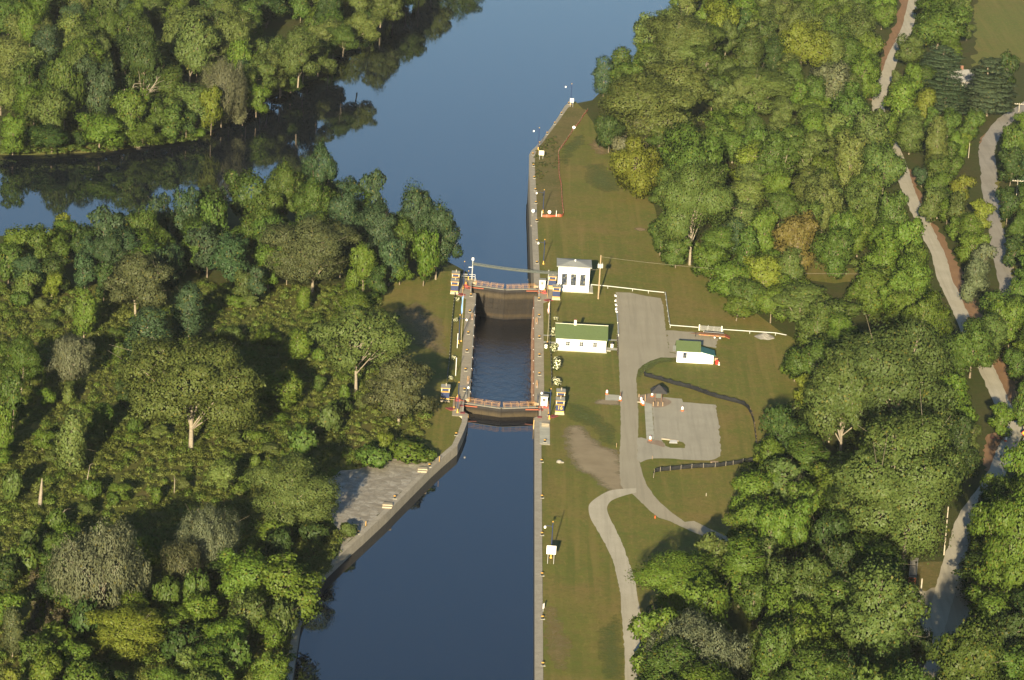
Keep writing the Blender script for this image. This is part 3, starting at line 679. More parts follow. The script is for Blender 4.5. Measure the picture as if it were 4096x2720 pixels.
D, Hh, rise = 6.0, 3.0, 2.25
w_ = MB()
w_.add([(x, y, z) for x in (-wid/2, wid/2) for y, z in ((0, .1), (D, .1), (D, Hh), (D/2, Hh+rise-.12), (0, Hh))], [(4, 3, 2, 1, 0), (5, 6, 7, 8, 9), (0, 5, 9, 4), (2, 7, 6, 1)])
w_.build('wall', 'white', t)
MB().box((0, D/2, .07), (wid+.5, D+.8, .14)).build('foundation', 'sidewalk', t)
ov = .32; sl = rise/(D/2)
rv = []
for x in (-wid/2-ov, wid/2+ov):
    rv += [(x, -ov, Hh-ov*sl+.02), (x, D/2, Hh+rise+.02), (x, D+ov, Hh-ov*sl+.02), (x, D+ov, Hh-ov*sl+.2), (x, D/2, Hh+rise+.22), (x, -ov, Hh-ov*sl+.2)]
rf = MB().add(rv, [(0, 1, 2, 3, 4, 5), (11, 10, 9, 8, 7, 6), (5, 4, 10, 11), (4, 3, 9, 10), (0, 5, 11, 6), (1, 0, 6, 7), (2, 1, 7, 8), (3, 2, 8, 9)]).build('roof', 'greenroof', t)
MB().box((0, D/2, Hh+rise+.23), (wid+.7, .3, .07)).build('ridge_cap', 'cream', rf)
c = MB().box((-1.5, D/2, Hh+rise+.45), (.55, .6, 1.5)).build('chimney', 'cream', rf)
MB().box((-1.5, D/2, Hh+rise+1.25), (.68, .72, .14)).build('cap', 'brick', c)
for x in (-2.95, .05, 3.1): window(t, x, 0, 1.75, .9, .95, 1)
MB().box((wid/2+.02, 2.2, 1.15), (.08, 1.0, 2.1)).build('door', 'white', t)
MB().box((wid/2+.6, 2.2, .09), (1.1, 1.6, .15)).build('step', 'sidewalk', t)
a, b, c_ = B(Z4(900, 935)), B(Z4(1138, 952)), B(Z4(1272, 966))
t = empty('storage_shed', (a.x, a.y, 0), 'white shed with green gable roof and a teal lean-to by the trailer', 'building')
w1 = b.x-a.x; w2 = c_.x-a.x; D, Hh, rise = 4.4, 2.75, 1.55; h2 = 2.0
MB().add([(x, y, z) for x in (0, w1) for y, z in ((0, .05), (D, .05), (D, Hh), (D/2, Hh+rise-.12), (0, Hh))], [(4, 3, 2, 1, 0), (5, 6, 7, 8, 9), (0, 5, 9, 4), (2, 7, 6, 1)]).build('wall', 'white', t)
MB().add([(w1, .003, .05), (w2, .003, .05), (w2, .003, h2), (w1, .003, Hh-.1), (w1, D-.003, .05), (w2, D-.003, .05), (w2, D-.003, h2), (w1, D-.003, Hh-.1)], [(0, 1, 2, 3), (7, 6, 5, 4), (1, 5, 6, 2)]).build('annex_wall', 'white', t)
rv = []; ov = .25; sl = rise/(D/2)
for x in (-.3, w1+.05):
    rv += [(x, -ov, Hh-ov*sl+.02), (x, D/2, Hh+rise+.02), (x, D+ov, Hh-ov*sl+.02), (x, D+ov, Hh-ov*sl+.18), (x, D/2, Hh+rise+.2), (x, -ov, Hh-ov*sl+.18)]
MB().add(rv, [(0, 1, 2, 3, 4, 5), (11, 10, 9, 8, 7, 6), (5, 4, 10, 11), (4, 3, 9, 10), (0, 5, 11, 6), (1, 0, 6, 7), (2, 1, 7, 8), (3, 2, 8, 9)]).build('roof', 'greenroof', t)
k = (Hh-.1-h2)/(w2-w1)
rv = [(w1+.05, -.22, Hh-.08), (w2+.4, -.22, h2-.4*k+.02), (w2+.4, D+.2, h2-.4*k+.02), (w1+.05, D+.2, Hh-.08)]
rv += [(x, y, z+.12) for x, y, z in rv]
MB().add(rv, [(3, 2, 1, 0), (4, 5, 6, 7), (0, 1, 5, 4), (1, 2, 6, 5), (2, 3, 7, 6), (3, 0, 4, 7)]).build('annex_roof', 'tealroof', t)
window(t, 1.75, 0, 1.75, .72, 1.15, 1, 'blue')
MB().box((-.03, 1.6, 1.1), (.08, 1.0, 2.05)).build('door', 'blue', t)
MB().box((w2+.03, 2.0, .95), (.08, 2.2, 1.8)).build('door', 'steel', t)
# house between the pines
hp = B(ZL(1450, 945)); hx, hy = hp.x, hp.y
t = empty('house', (hx, hy, 0), 'house with pale grey roof and brick chimney half hidden among pines', 'building', None, .25)
MB().add([(x, y, z) for x in (-4, 4) for y, z in ((0, 0), (8, 0), (8, 3.0), (4, 5.6), (0, 3.0))], [(4, 3, 2, 1, 0), (5, 6, 7, 8, 9), (0, 5, 9, 4), (2, 7, 6, 1)]).build('wall', 'deck', t)
rf = MB().add([(-4.5, -.5, 2.75), (4.5, -.5, 2.75), (3.2, 4, 5.85), (-3.2, 4, 5.85), (-4.5, 8.5, 2.75), (4.5, 8.5, 2.75)], [(0, 1, 2, 3), (5, 4, 3, 2), (0, 3, 4), (1, 5, 2), (0, 4, 5, 1)]).build('roof', 'roofhouse', t)
MB().box((.4, 4.2, 6.2), (.8, .7, 1.7)).build('chimney', 'brick', rf)
window(t, -1.8, 0, 1.7, 1.2, 1.2, 1, 'truss'); window(t, 1.8, 0, 1.7, 1.2, 1.2, 1, 'truss')
# kiosk
a, b = B(Z5(772, 376)), B(Z5(832, 374)); cx = (a.x+b.x)/2
t = empty('information_kiosk', (cx, a.y, .08), 'open kiosk with dark hipped roof and notice panel by the gravel lot', 'kiosk')
for s in (-1, 1):
    MB().box((s*(b.x-a.x)/2, 0, 1.2), (.2, .2, 2.4)).build('post', 'wooddark', t)
MB().box((0, .02, 1.45), (b.x-a.x-.25, .12, 1.35)).build('notice_panel', 'truss', t)
w, d = 1.75, 1.9
MB().add([(-w, -d, 2.3), (w, -d, 2.3), (w, d, 2.3), (-w, d, 2.3), (0, 0, 3.75), (-w, -d, 2.2), (w, -d, 2.2), (w, d, 2.2), (-w, d, 2.2)], [(0, 1, 4), (1, 2, 4), (2, 3, 4), (3, 0, 4), (8, 7, 6, 5), (0, 5, 6, 1), (1, 6, 7, 2), (2, 7, 8, 3), (3, 8, 5, 0)]).build('roof', 'kioskroof', t)
# ------------------------------------------------------------------ mooring bollards
def make_bollard():
    t = empty('bollard', (0, 0, 0), '', 'bollard', 'black mooring bollards along the walls')
    MB().box((.05, 0, .03), (.8, .6, .06)).build('base_plate', 'sidewalk', t)
    MB().lathe((0, 0, .08), [(.23, 0), (.17, .12), (.16, .36), (.25, .44)], 12).build('post', 'black', t)
    MB().lathe((0, 0, .52), [(.25, 0), (.27, .04), (.24, .11), (.1, .15)], 12).build('cap', 'yellow', t)
    return t
BOL = None
def bollard(p, label, h=.06):
    global BOL
    q = B(p); q.z = h
    if BOL is None: BOL = make_bollard(); BOL.location = q; BOL['label'] = label; return
    copy_tree(BOL, q, label)
NTH = ['nearest', 'second', 'third', 'fourth', 'fifth', 'sixth', 'seventh', 'eighth', 'ninth', 'tenth', 'eleventh', 'twelfth', 'thirteenth', 'fourteenth', 'fifteenth', 'sixteenth', 'seventeenth', 'eighteenth', 'nineteenth', 'twentieth']
for i, p in enumerate([(1304, 290), (1304, 75)]): bollard(Z2(*p), 'yellow-capped black bollard on the right lock wall, %s from the near gate' % NTH[i])
for i, p in enumerate([(1299, 717), (1301, 907), (1303, 1152)]): bollard(Z1(*p), 'yellow-capped black bollard on the right lock wall, %s from the far gate' % NTH[i])
for i, p in enumerate([(450, 470)]): bollard(Z2(*p), 'yellow-capped black bollard at the end of the left wall behind the near gate')
for i, p in enumerate([(523, 672), (511, 858), (492, 1104), (477, 1308), (461, 1524)]): bollard(Z1(*p), 'yellow-capped black bollard on the left lock wall, %s from the far gate' % NTH[i])
for i, p in enumerate([(1275, 300), (1274, 52)]): bollard(Z1(*p), 'yellow-capped black bollard on the far wall beside the powerhouse, %s from the gate' % NTH[i])
for i, p in enumerate([(252, 1534), (243, 1345), (238, 1212), (226, 1083), (218, 957), (212, 837)]): bollard(Z3(*p), 'yellow-capped black bollard on the straight far wall, %s from the white round signs' % NTH[i])
for i, p in enumerate([(587, 306), (510, 412), (440, 515), (361, 620), (279, 722)]): bollard(Z3(*p), 'yellow-capped black bollard on the slanting far wall, %s from its pointed tip' % NTH[i])
bollard(Z2(1365, 1062), 'yellow-capped black bollard on the broad platform below the near right steps', .15)
bollard(Z2(1410, 752), 'yellow-capped black bollard at the foot of the blue post near number 16')
bollard(Z2(330, 684), 'yellow-capped black bollard at the foot of the blue post left of the near gate')
for i, p in enumerate([(1328, 1280)]): bollard(Z2(*p), 'yellow-capped black bollard beside the right canal wall, nearest the platform', .02)
for i, p in enumerate([(239, 86), (239, 390), (240, 720), (243, 1073), (246, 1452)]): bollard(Z6(*p), 'yellow-capped black bollard beside the right canal wall, %s from the platform' % NTH[i+1], .02)
bollard(Z2(355, 976), 'yellow-capped black bollard on the small left lawn above the bent wall', .02)
bollard(Z2(50, 1335), 'yellow-capped black bollard at the upper steps of the stone apron', .05)
bollard(ZJ(1072, 662), 'yellow-capped black bollard on the lower steps of the stone apron', .05)
bollard(ZJ(742, 976), 'yellow-capped black bollard at the near corner of the stone apron', .05)
# ------------------------------------------------------------------ lamp posts
def lamp(base, top, head, label, arm_z=.88, name='lamp_post'):
    b = B(base); b.z = .04; h = high(base, top)
    t = empty(name, b, label, 'lamp post', 'blue lamp posts around the lock')
    MB().lathe((0, 0, 0), [(.26, 0), (.24, .1), (.15, .3), (.13, .75), (.1, .85)], 10).build('base', 'yellow', t)
    MB().tube([(0, 0, .8), (0, 0, h)], [.1, .075], 8).build('post', 'blue', t)
    MB().lathe((0, 0, h), [(.09, 0), (.13, .08), (.05, .24)], 8).build('finial', 'yellow', t)
    if head:
        hx = head; z = h*arm_z
        MB().tube([(0, 0, z), (hx*.5, 0, z+.12), (hx, 0, z+.1)], .045, 6).build('arm', 'blue', t)
        MB().lathe((hx, 0, z-.42), [(.05, 0), (.2, .05), (.24, .3), (.1, .5)], 10).build('lamp_head', 'conewhite', t)
    return t
lamp(Z3(607, 312), Z3(624, 97), -1.75, 'tall blue lamp post at the pointed tip of the far wall')
lamp(Z3(268, 785), Z3(280, 556), -1.5, 'tall blue lamp post at the bend of the far wall, behind a cream sign')
lamp(Z3(318, 1443), Z3(335, 1205), -1.9, 'tall blue lamp post inside the orange fence end by round white signs')
lamp(Z1(1350, 306), Z1(1362, 30), -1.5, 'tall blue lamp post on the lawn beside the far wall, behind the powerhouse')
lamp(Z1(436, 585), Z1(453, 280), None, 'tall blue post with yellow base left of the far gate')
lamp(Z1(493, 482), Z1(498, 388), None, 'short dark blue post by the white railing behind the far gate')
lamp(Z1(383, 1212), Z1(395, 890), 1.5, 'tall blue lamp post on the left lock lawn, between flag and chamber')
lamp(Z2(370, 716), Z2(391, 375), 2.0, 'tall blue lamp post with yellow base left of the near gate')
lamp(Z2(1417, 790), Z2(1449, 450), -1.9, 'tall blue lamp post with yellow base in front of number 16')
lamp(Z6(312, 576), Z6(327, 285), -1.4, 'tall blue lamp post behind the big white sign board by the canal')
# floodlight masts carrying the cable bridge over the far gate
def mast(base, top, label, lampx=None):
    b = B(base); b.z = .05; h = high(base, top)
    t = empty('cable_mast', b, label, 'mast', 'masts of the overhead cable bridge')
    MB().box((0, 0, .06), (.5, .5, .12)).build('foot', 'concrete', t)
    MB().tube([(0, 0, .1), (0, 0, h)], [.13, .1], 8).build('shaft', 'steel', t)
    if lampx is not None:
        MB().box((0, -.1, h+.1), (.5, .35, .6)).build('floodlight', 'conewhite', t)
        MB().beam((-.9, 0, h-2.0), (.1, 0, h-2.0), .16, .12).build('bracket', 'conewhite', t)
    return b, h
mb, mh = mast(Z1(534, 480), Z1(547, 250), 'grey mast with white floodlight left of the far gate', 0)
nb, nh = mast(Z1(1402, 545), Z1(1411, 372), 'plain grey mast between the far booth and the powerhouse')
za = mh*.74; zb = nh+.1
t = empty('cable_bridge', (mb.x, mb.y, 0), 'long grey lattice cable bridge crossing above the far gate to the powerhouse', 'cable bridge')
P0 = Vector((0, 0, za)); P1 = Vector((12.9-mb.x, 100.2-mb.y, zb-.1)); n = 22
sag = lambda k, o=0: P0.lerp(P1, k/n)+Vector((0, o*.22, -.35*math.sin(PI*k/n)))
m = MB()
for o in (-1, 1):
    for zz in (0, .52):
        m.tube([sag(k, o)+Vector((0, 0, zz)) for k in range(n+1)], .05, 5)
m.build('chord', 'truss', t)
m = MB()
for k in range(n):
    for o in (-1, 1): m.beam(sag(k, o), sag(k+1, o)+Vector((0, 0, .52)), .05)
m.build('lattice', 'truss', t)
m = MB(); m.tube([sag(k)+Vector((0, 0, .16)) for k in range(n+1)], .17, 6); m.build('cable_bundle', 'truss', t)
# ------------------------------------------------------------------ flags, posts, rails
def flagpole(base, top, label, fm, z0, z1, m2=None):
    b = B(base); b.z = .04; h = high(base, top)
    t = empty('flagpole', b, label, 'flagpole', 'flagpoles beside the lock')
    MB().lathe((0, 0, 0), [(.2, 0), (.16, .2), (.08, .3)], 10).build('base', 'yellow', t)
    MB().tube([(0, 0, .25), (0, 0, h)], [.05, .03], 8).build('pole', 'palepole', t)
    vs, fs = [], []
    for i in range(9):
        zz = h*(z1+(z0-z1)*i/8)
        for j in range(6): vs.append((-.03-.06*j*(1-.25*math.sin(i*.9)), .09*math.sin(j*2.1+i*.5), zz-.10*j))
    fs = [(i*6+j, i*6+j+1, i*6+j+7, i*6+j+6) for i in range(8) for j in range(5)]
    o = MB().add(vs, fs).build('flag', fm, t, 0, True)
    so = o.modifiers.new('thickness', 'SOLIDIFY'); so.thickness = .02
    if m2:
        MB().add([(x*1.06, y+.001, z) for x, y, z in vs[:24]], [(i*6+j, i*6+j+1, i*6+j+7, i*6+j+6) for i in range(3) for j in range(3)]).build('flag_canton', m2, t)
flagpole(Z1(412, 1186), Z1(436, 640), 'white flagpole with a limp blue and white flag on the left lawn', 'flagblue', .6, .96)
flagpole(Z1(1396, 1200), Z1(1412, 715), 'white flagpole with a limp striped red and white flag on the right lawn', 'usflag', .72, .96)
def whitepost(base, top, label, m='conewhite'):
    b = B(base); b.z = .02; h = high(base, top)
    t = empty('white_post', b, label, 'post', 'white posts on the left lock lawn')
    MB().tube([(0, 0, 0), (0, 0, h)], .06, 8).build('shaft', m, t)
    MB().lathe((0, 0, h), [(.1, 0), (.1, .05), (.04, .1)], 8).build('cap', m, t)
whitepost(Z1(367, 1262), Z1(371, 1100), 'slim white post beside the blue lamp post on the left lawn')
whitepost(Z2(349, 292), Z2(362, 95), 'slim white post beside the white flowers, nearer the near gate')
def hoop(p, label):
    b = B(p); b.z = .06
    t = empty('ladder_handrail', b, label, 'ladder handrail', 'orange ladder hoops on the lock walls')
    for dy in (-.9, .9):
        m = MB(); w = .16
        m.tube([(-w, dy, 0), (-w, dy, .95)]+[(w*math.cos(a), dy, .95+w*math.sin(a)) for a in np.linspace(PI, 0, 7)]+[(w, dy, 0)], .035, 6)
        m.build('hoop', 'railing', t)
    MB().box((0, 0, .03), (.3, 1.2, .05)).build('tread', 'steel', t)
hoop(Z1(536, 930), 'orange ladder hoops on the left chamber edge, nearer the far gate')
hoop(Z1(1271, 980), 'orange ladder hoops on the right chamber edge, nearer the far gate')
hoop(Z2(490, 372), 'orange ladder hoops on the left chamber edge, nearer the near gate')
hoop(Z2(1274, 420), 'orange ladder hoops on the right chamber edge, nearer the near gate')
def rails(name, pts, label, cat, m, h=1.05, n=None, r=.035, levels=(1, .55), group=None):
    t = empty(name, pts[0], label, cat, group); o = pts[0]
    pts = [p-o for p in pts]; mm = MB()
    for l in levels: mm.tube([p+Vector((0, 0, h*l)) for p in pts], r, 6)
    mm.build('rail', m, t)
    for a, b in zip(pts, pts[1:]):
        k = max(1, int((b-a).length/1.6)) if n is None else n
        for i in range(k): MB().tube([a.lerp(b, i/k), a.lerp(b, i/k)+Vector((0, 0, h))], r*1.15, 6).build('post', m, t)
    MB().tube([pts[-1], pts[-1]+Vector((0, 0, h))], r*1.15, 6).build('post', m, t)
    return t
V = Vector
rails('guard_railing', [V((-12.1, 105.6, .06)), V((-7.2, 105.6, .06)), V((-7.2, 103.4, .06))], 'white two-bar railing behind the far gate on the left', 'railing', 'conewhite')
rails('guard_railing', [V((-7.55, 2.0, .06)), V((-7.55, 7.5, .06))], 'grey railing on the left wall edge beside the near gate', 'railing', 'steel')
rails('guard_railing', [V((-8.0, -6.6, .06)), V((-8.05, -.6, .06))], 'grey handrail beside the left end of the near gate', 'railing', 'steel')
rails('guard_railing', [V((8.1, -6.6, .06)), V((8.15, -.8, .06))], 'grey handrail beside the right end of the near gate', 'railing', 'steel')
rails('guard_railing', [V((7.6, 2.6, .06)), V((7.6, 6.0, .06))], 'dark railing behind the booth at the near gate', 'railing', 'blue')
rails('guard_railing', [V((-8.05, 93.5, .06)), V((-8.05, 99, .06))], 'grey handrail beside the left end of the far gate', 'railing', 'steel')
rails('guard_railing', [V((8.05, 92.6, .06)), V((8.05, 98.2, .06))], 'grey handrail beside the right end of the far gate', 'railing', 'steel')
rails('guard_railing', [V((-9.9, 91.5, .06)), V((-9.9, 99, .06))], 'ochre railing on the left platform by the far gate', 'railing', 'railing')
rails('guard_railing', [V((10.0, 91.5, .06)), V((10.0, 97.5, .06)), V((11.6, 97.5, .06))], 'ochre railing in front of the blue cabin by the powerhouse', 'railing', 'railing')
rails('guard_railing', [V((9.9, -6.5, .06)), V((9.9, 1.2, .06))], 'ochre railing left of the cabin numbered 16', 'railing', 'railing')
rails('guard_railing', [V((-9.9, -6.5, .06)), V((-9.9, -.4, .06)), V((-12.4, -.4, .06))], 'ochre railing left of the near gate, under the tree', 'railing', 'railing')
# gate machinery: toothed arms and gear housings on both sides of each gate
def machine(s, y, label):
    t = empty('gate_machine', (s*9.0, y, .06), label, 'gate machine', 'gate machines beside the lock gates')
    MB().box((s*.3, 0, .2), (1.1, 1.5, .4)).box((s*.3, .2, .55), (.7, .8, .4)).build('gear_housing', 'darkred', t, .04)
    MB().beam((s*.2, -.4, .45), (-s*1.3, -1.2, .3), .2, .16).build('drive_arm', 'orange', t)
    MB().lathe((s*.3, .2, .75), [(.3, 0), (.3, .1), (.1, .15), (.1, .5)], 12).build('capstan', 'yellow', t)
machine(-1, 1.0, 'red and yellow gate machine left of the near gate')
machine(1, -.5, 'red and yellow gate machine between the near booth and number 16')
machine(-1, 97.5, 'red and yellow gate machine left of the far gate')
machine(1, 95.6, 'red and yellow gate machine right of the far gate, by the booth')
def ramp(p, d, label, m='darkred'):
    b = B(p)
    t = empty('ramp_board', (b.x, b.y, .09), label, 'ramp', 'dull red ramp boards by the gates', math.atan2(d[1], d[0]))
    MB().box((0, 0, .05), (1.9, 1.3, .1)).build('board', m, t)
    MB().box((0, .66, .08), (1.9, .06, .14)).box((0, -.66, .08), (1.9, .06, .14)).build('curb', m, t)
ramp(Z2(290, 678), (1, -1.5), 'dull red ramp board left of the near gate'); ramp(Z2(1462, 765), (1, 1.5), 'dull red ramp board in front of number 16')
ramp(Z1(412, 655), (1, -1.6), 'dull red ramp board left of the far gate'); ramp(Z1(1408, 722), (1, .8), 'dull red ramp board right of the far gate')
# ------------------------------------------------------------------ chain fences, guard rails, field gate
def fence(name, pts, label, cat, m, h, step, rr, beamh=None, group=None, levels=(.95, .5), seed=1):
    o = Vector(pts[0]); t = empty(name, o, label, cat, group)
    pts = [Vector(p)-o for p in pts]
    L = MB()
    for a, b in zip(pts, pts[1:]):
        if beamh: L.beam(a+V((0, 0, h-beamh/2)), b+V((0, 0, h-beamh/2)), .15, beamh)
        else:
            k = max(1, int((b-a).length/step))
            for i in range(k):
                p, q = a.lerp(b, i/k), a.lerp(b, (i+1)/k)
                for l in levels: L.tube([p+V((0, 0, h*l)), p.lerp(q, .5)+V((0, 0, h*l-.14)), q+V((0, 0, h*l))], rr, 5)
    L.build('rail' if beamh else 'chain', m, t)
    for a, b in zip(pts, pts[1:]):
        k = max(1, int((b-a).length/step))
        for i in range(k):
            p = a.lerp(b, i/k); pm = MB().beam(p, p+V((0, 0, h-.02)), .11 if beamh else .09)
            po = pm.build('post', m, t)
            if not beamh: MB().lathe((p.x, p.y, h-.02), [(.05, 0), (.055, .04), (.02, .07)], 6).build('cap', 'cream', po)
    return t
q = lambda z, *p: [B(z(*i)) for i in p]
fence('chain_fence', q(Z1, (340, 660), (318, 860), (300, 1080), (285, 1300), (270, 1500))+q(Z2, (262, 250), (250, 380)), 'black post and chain fence along the left lock lawn', 'fence', 'black', .85, 2.6, .06, group='black chain fences beside the lock')
fence('chain_fence', q(Z1, (1424, 735), (1421, 900), (1422, 1080), (1424, 1300))+q(Z2, (1434, 40), (1440, 250), (1446, 430)), 'black post and chain fence along the row of white flowering bushes', 'fence', 'black', .85, 2.6, .06, group='black chain fences beside the lock')
GRG = 'pale guard rails around the parking drive'
fence('guard_rail', q(Z4, (36, 172), (205, 188), (455, 216), (615, 236), (775, 252)), 'pale box guard rail from the powerhouse to the parking corner', 'guard rail', 'guard', .72, 4.1, .06, .17, GRG)
fence('guard_rail', q(Z4, (786, 250), (808, 420), (831, 580)), 'pale box guard rail running down the right side of the parking drive', 'guard rail', 'guard', .72, 4.1, .06, .17, GRG)
fence('guard_rail', q(Z4, (836, 584), (1120, 606)), 'pale box guard rail left of the metal field gate', 'guard rail', 'guard', .72, 3.9, .06, .17, GRG)
fence('guard_rail', q(Z4, (1368, 627), (1640, 645), (1900, 662), (2010, 684)), 'pale box guard rail right of the metal field gate, ending under trees', 'guard rail', 'guard', .72, 3.9, .06, .17, GRG)
a, b = B(Z4(1130, 612)), B(Z4(1356, 628))
t = empty('field_gate', a, 'grey barred metal field gate hung between two pale posts', 'gate')
d = b-a
for p in (V((0, 0, 0)), d): MB().lathe(p, [(.17, 0), (.17, 1.4), (.06, 1.46)], 10).build('post', 'cream', t)
u = d.normalized(); m = MB()
for k in range(7): m.tube([u*.3+V((0, 0, .12+k*.17)), d-u*.3+V((0, 0, .12+k*.17))], .03, 6)
for f in (0, .33, .67, 1): pp = u*.3+(d-u*.6)*f; m.tube([pp+V((0, 0, .1)), pp+V((0, 0, 1.18))], .035, 6)
m.build('barred_leaf', 'steel', t)
MB().tube([u*2.1+V((0, 1.6, 0)), u*2.1+V((0, 1.6, 1.0))], .06, 6).build('stay_post', 'steel', t)
for i, (x, y) in enumerate([(282, 262), (284, 312), (288, 356), (291, 394), (292, 422)]):
    bb = B(Z4(x, y)); t = empty('kerb_stone', (bb.x, bb.y, .02), 'white painted kerb stone beside the parking, %s' % ['nearest the utility pole', 'second from the utility pole', 'in the middle of five', 'fourth from the utility pole', 'nearest the blue-grey rail'][i], 'kerb stone', 'white kerb stones beside the drive', .1*(-1)**i)
    MB().add([(-.25, -.75, 0), (.25, -.7, 0), (.22, .72, 0), (-.24, .75, 0), (-.18, -.6, .24), (.17, -.58, .22), (.15, .6, .25), (-.19, .62, .22)], [(3, 2, 1, 0), (4, 5, 6, 7), (0, 1, 5, 4), (1, 2, 6, 5), (2, 3, 7, 6), (3, 0, 4, 7)]).build('stone', 'conewhite', t, .04)
def pole_rail(p0, p1, label):
    a, b = B(p0), B(p1); t = empty('parking_rail', a, label, 'rail', 'low rails beside the drive')
    d = b-a; MB().beam(V((0, 0, .42)), d+V((0, 0, .42)), .2, .16).build('rail', 'guard', t)
    for k in range(4): pp = d*(k/3); MB().beam(pp, pp+V((0, 0, .36)), .14).build('post', 'guard', t)
pole_rail(Z4(297, 450), Z4(304, 548), 'low blue-grey rail beside the drive, nearer the white kerb stones')
pole_rail(Z4(307, 560), Z4(312, 672), 'low blue-grey rail beside the drive, opposite the green-roofed long building')
fence('post_and_rail', q(Z4, (297, 690), (300, 790), (302, 888)), 'dark low post and rail fence at the long building path', 'fence', 'wooddark', .9, 1.9, .06, levels=(.95, .55))
sheet('concrete_path', PL(Z1, [(2070, 1160), (2190, 1165), (2190, 1180), (2070, 1178)]), .03, 'sidewalk')
sheet('concrete_path', PL(Z1, [(2060, 1255), (2190, 1262), (2190, 1288), (2060, 1285)]), .03, 'sidewalk')
sheet('concrete_path', PL(Z1, [(1345, 1108), (1490, 1116), (1490, 1128), (1345, 1122)]), .03, 'sidewalk')
sheet('concrete_path', PL(Z1, [(1340, 1183), (1490, 1192), (1490, 1210), (1340, 1205)]), .03, 'sidewalk')
for p, l in ((Z1(1379, 1262), 'white bin with black domed lid by the flagpole'), (Z1(2131, 1255), 'white bin with black domed lid right of the long building')):
    b = B(p); t = empty('litter_bin', (b.x, b.y, .03), l, 'litter bin', 'white bins with black lids')
    MB().lathe((0, 0, 0), [(.3, 0), (.34, .1), (.34, .85)], 14).build('body', 'conewhite', t)
    MB().lathe((0, 0, .85), [(.36, 0), (.36, .1), (.28, .32), (.12, .42)], 14).build('lid', 'black', t)
    MB().lathe((0, 0, .4), [(.345, 0), (.345, .08)], 14).build('hoop', 'black', t)
# ------------------------------------------------------------------ drums, posts, lumber, trailer
CON = None
def drum(p, label):
    global CON
    b = B(p); b.z = .07
    if CON: copy_tree(CON, b, label); return
    CON = empty('traffic_drum', b, label, 'traffic drum', 'white and orange traffic drums around the gravel lot')
    MB().lathe((0, 0, 0), [(.34, 0), (.34, .06), (.24, .1), (.235, .3)], 12).build('base', 'cone', CON)
    MB().lathe((0, 0, .3), [(.235, 0), (.22, .42), (.19, .56), (.12, .62)], 12).build('body', 'conewhite', CON)
    MB().tube([(-.08, 0, .9), (-.08, 0, 1.0), (.08, 0, 1.0), (.08, 0, .9)], .025, 6).build('handle', 'cone', CON)
for p, l in (((307, 308), 'on the grass left of the concrete pad'), ((435, 370), 'at the drive corner of the concrete pad'), ((743, 330), 'left of the dark roofed kiosk'), ((638, 378), 'first of three beside the plank, farthest from the sidewalk'), ((644, 402), 'middle one of three beside the plank'), ((656, 413), 'nearest the sidewalk of three by the plank'), ((1035, 468), 'alone in the middle of the gravel lot'), ((725, 755), 'at the lower end of the sidewalk')):
    drum(Z5(*p), 'white and orange traffic drum '+l)
drum(ZO(1888, 302), 'white and orange traffic drum on the trail by the orange diamond sign')
def stub(p, label, h, name='wooden_post', r=.09, m='wood', lean=0):
    b = B(p); t = empty(name, (b.x, b.y, .02), label, 'post', None)
    MB().tube([(0, 0, 0), (lean, 0, h)], [r, r*.9], 8).build('shaft', m, t)
    MB().box((lean, 0, h+.02), (r*1.7, r*1.7, .05)).build('cap', m, t)
    return t
for i, x in enumerate([(754, 424), (800, 422), (846, 424)]): stub(Z5(*x), 'short square wooden post at the kiosk front, %s of three' % ['leftmost', 'middle', 'rightmost'][i], .95)
stub(Z5(676, 378), 'tall wooden post left of the kiosk by the brick paving', 1.5); stub(Z5(617, 335), 'short wooden post on the right edge of the drive near the drums', .7); stub(Z5(438, 352), 'dark banded wooden post at the left drive edge by the pad', 1.4, 'wooden_post', .13, 'wooddark')
stub(Z5(400, 820), 'small pale stake on the lawn left of the drive', .9, 'stake', .05); stub(Z5(745, 935), 'small stake on the lower edge of the gravel lot', .7, 'stake', .05)
stub(Z5(1265, 1290), 'small pale green stake alone on the lower right lawn', .6, 'stake', .07, 'palepole'); stub(Z5(772, 1505), 'orange survey stake on the grass between the two lanes', .5, 'survey_stake', .08, 'cone')
stub(Z2(163, 1275), 'yellow marker post where the angled wall meets the stone apron', 1.1, 'marker_post', .06, 'yellow'); stub(ZJ(813, 905), 'yellow marker post in the middle of the stone apron edge', .9, 'marker_post', .06, 'yellow')
def lumber(pts, label, z, n=3, m='palepole'):
    a, b = B(pts[0]), B(pts[1]); t = empty('lumber_pile', (a.x, a.y, z), label, 'lumber')
    d = V((b.x-a.x, b.y-a.y, 0)); s = V((-d.y, d.x, 0)).normalized()
    for k in range(n): MB().beam(s*(.24*k)+V((0, 0, .08+.02*k)), d*(1-.06*k)+s*(.3*k)+V((0, 0, .08)), .2, .14).build('plank', m, t)
lumber((Z5(835, 745), Z5(1000, 766)), 'pale planks lying along the edge of the small grass island', .1)
lumber((Z5(603, 386), Z5(655, 394)), 'short pale plank lying beside three traffic drums', .06, 2)
a = B(Z5(945, 778)); t = empty('metal_plate', (a.x, a.y, .12), 'pale flat metal plate tilted on the small grass island', 'metal plate')
MB().add([(-.8, -.5, .05), (.9, -.4, .05), (.8, .6, .35), (-.6, .5, .35), (-.8, -.5, 0), (.9, -.4, 0), (.8, .6, .3), (-.6, .5, .3)], [(0, 1, 2, 3), (7, 6, 5, 4), (0, 4, 5, 1), (1, 5, 6, 2), (2, 6, 7, 3), (3, 7, 4, 0)]).build('plate', 'steel', t)
a = B(Z5(1345, 968)); t = empty('plywood_sheet', (a.x, a.y, .05), 'tan sheet leaning behind the lower black silt fence', 'sheet')
MB().box((0, 0, .12), (1.6, 1.1, .16)).build('panel', 'wood', t)
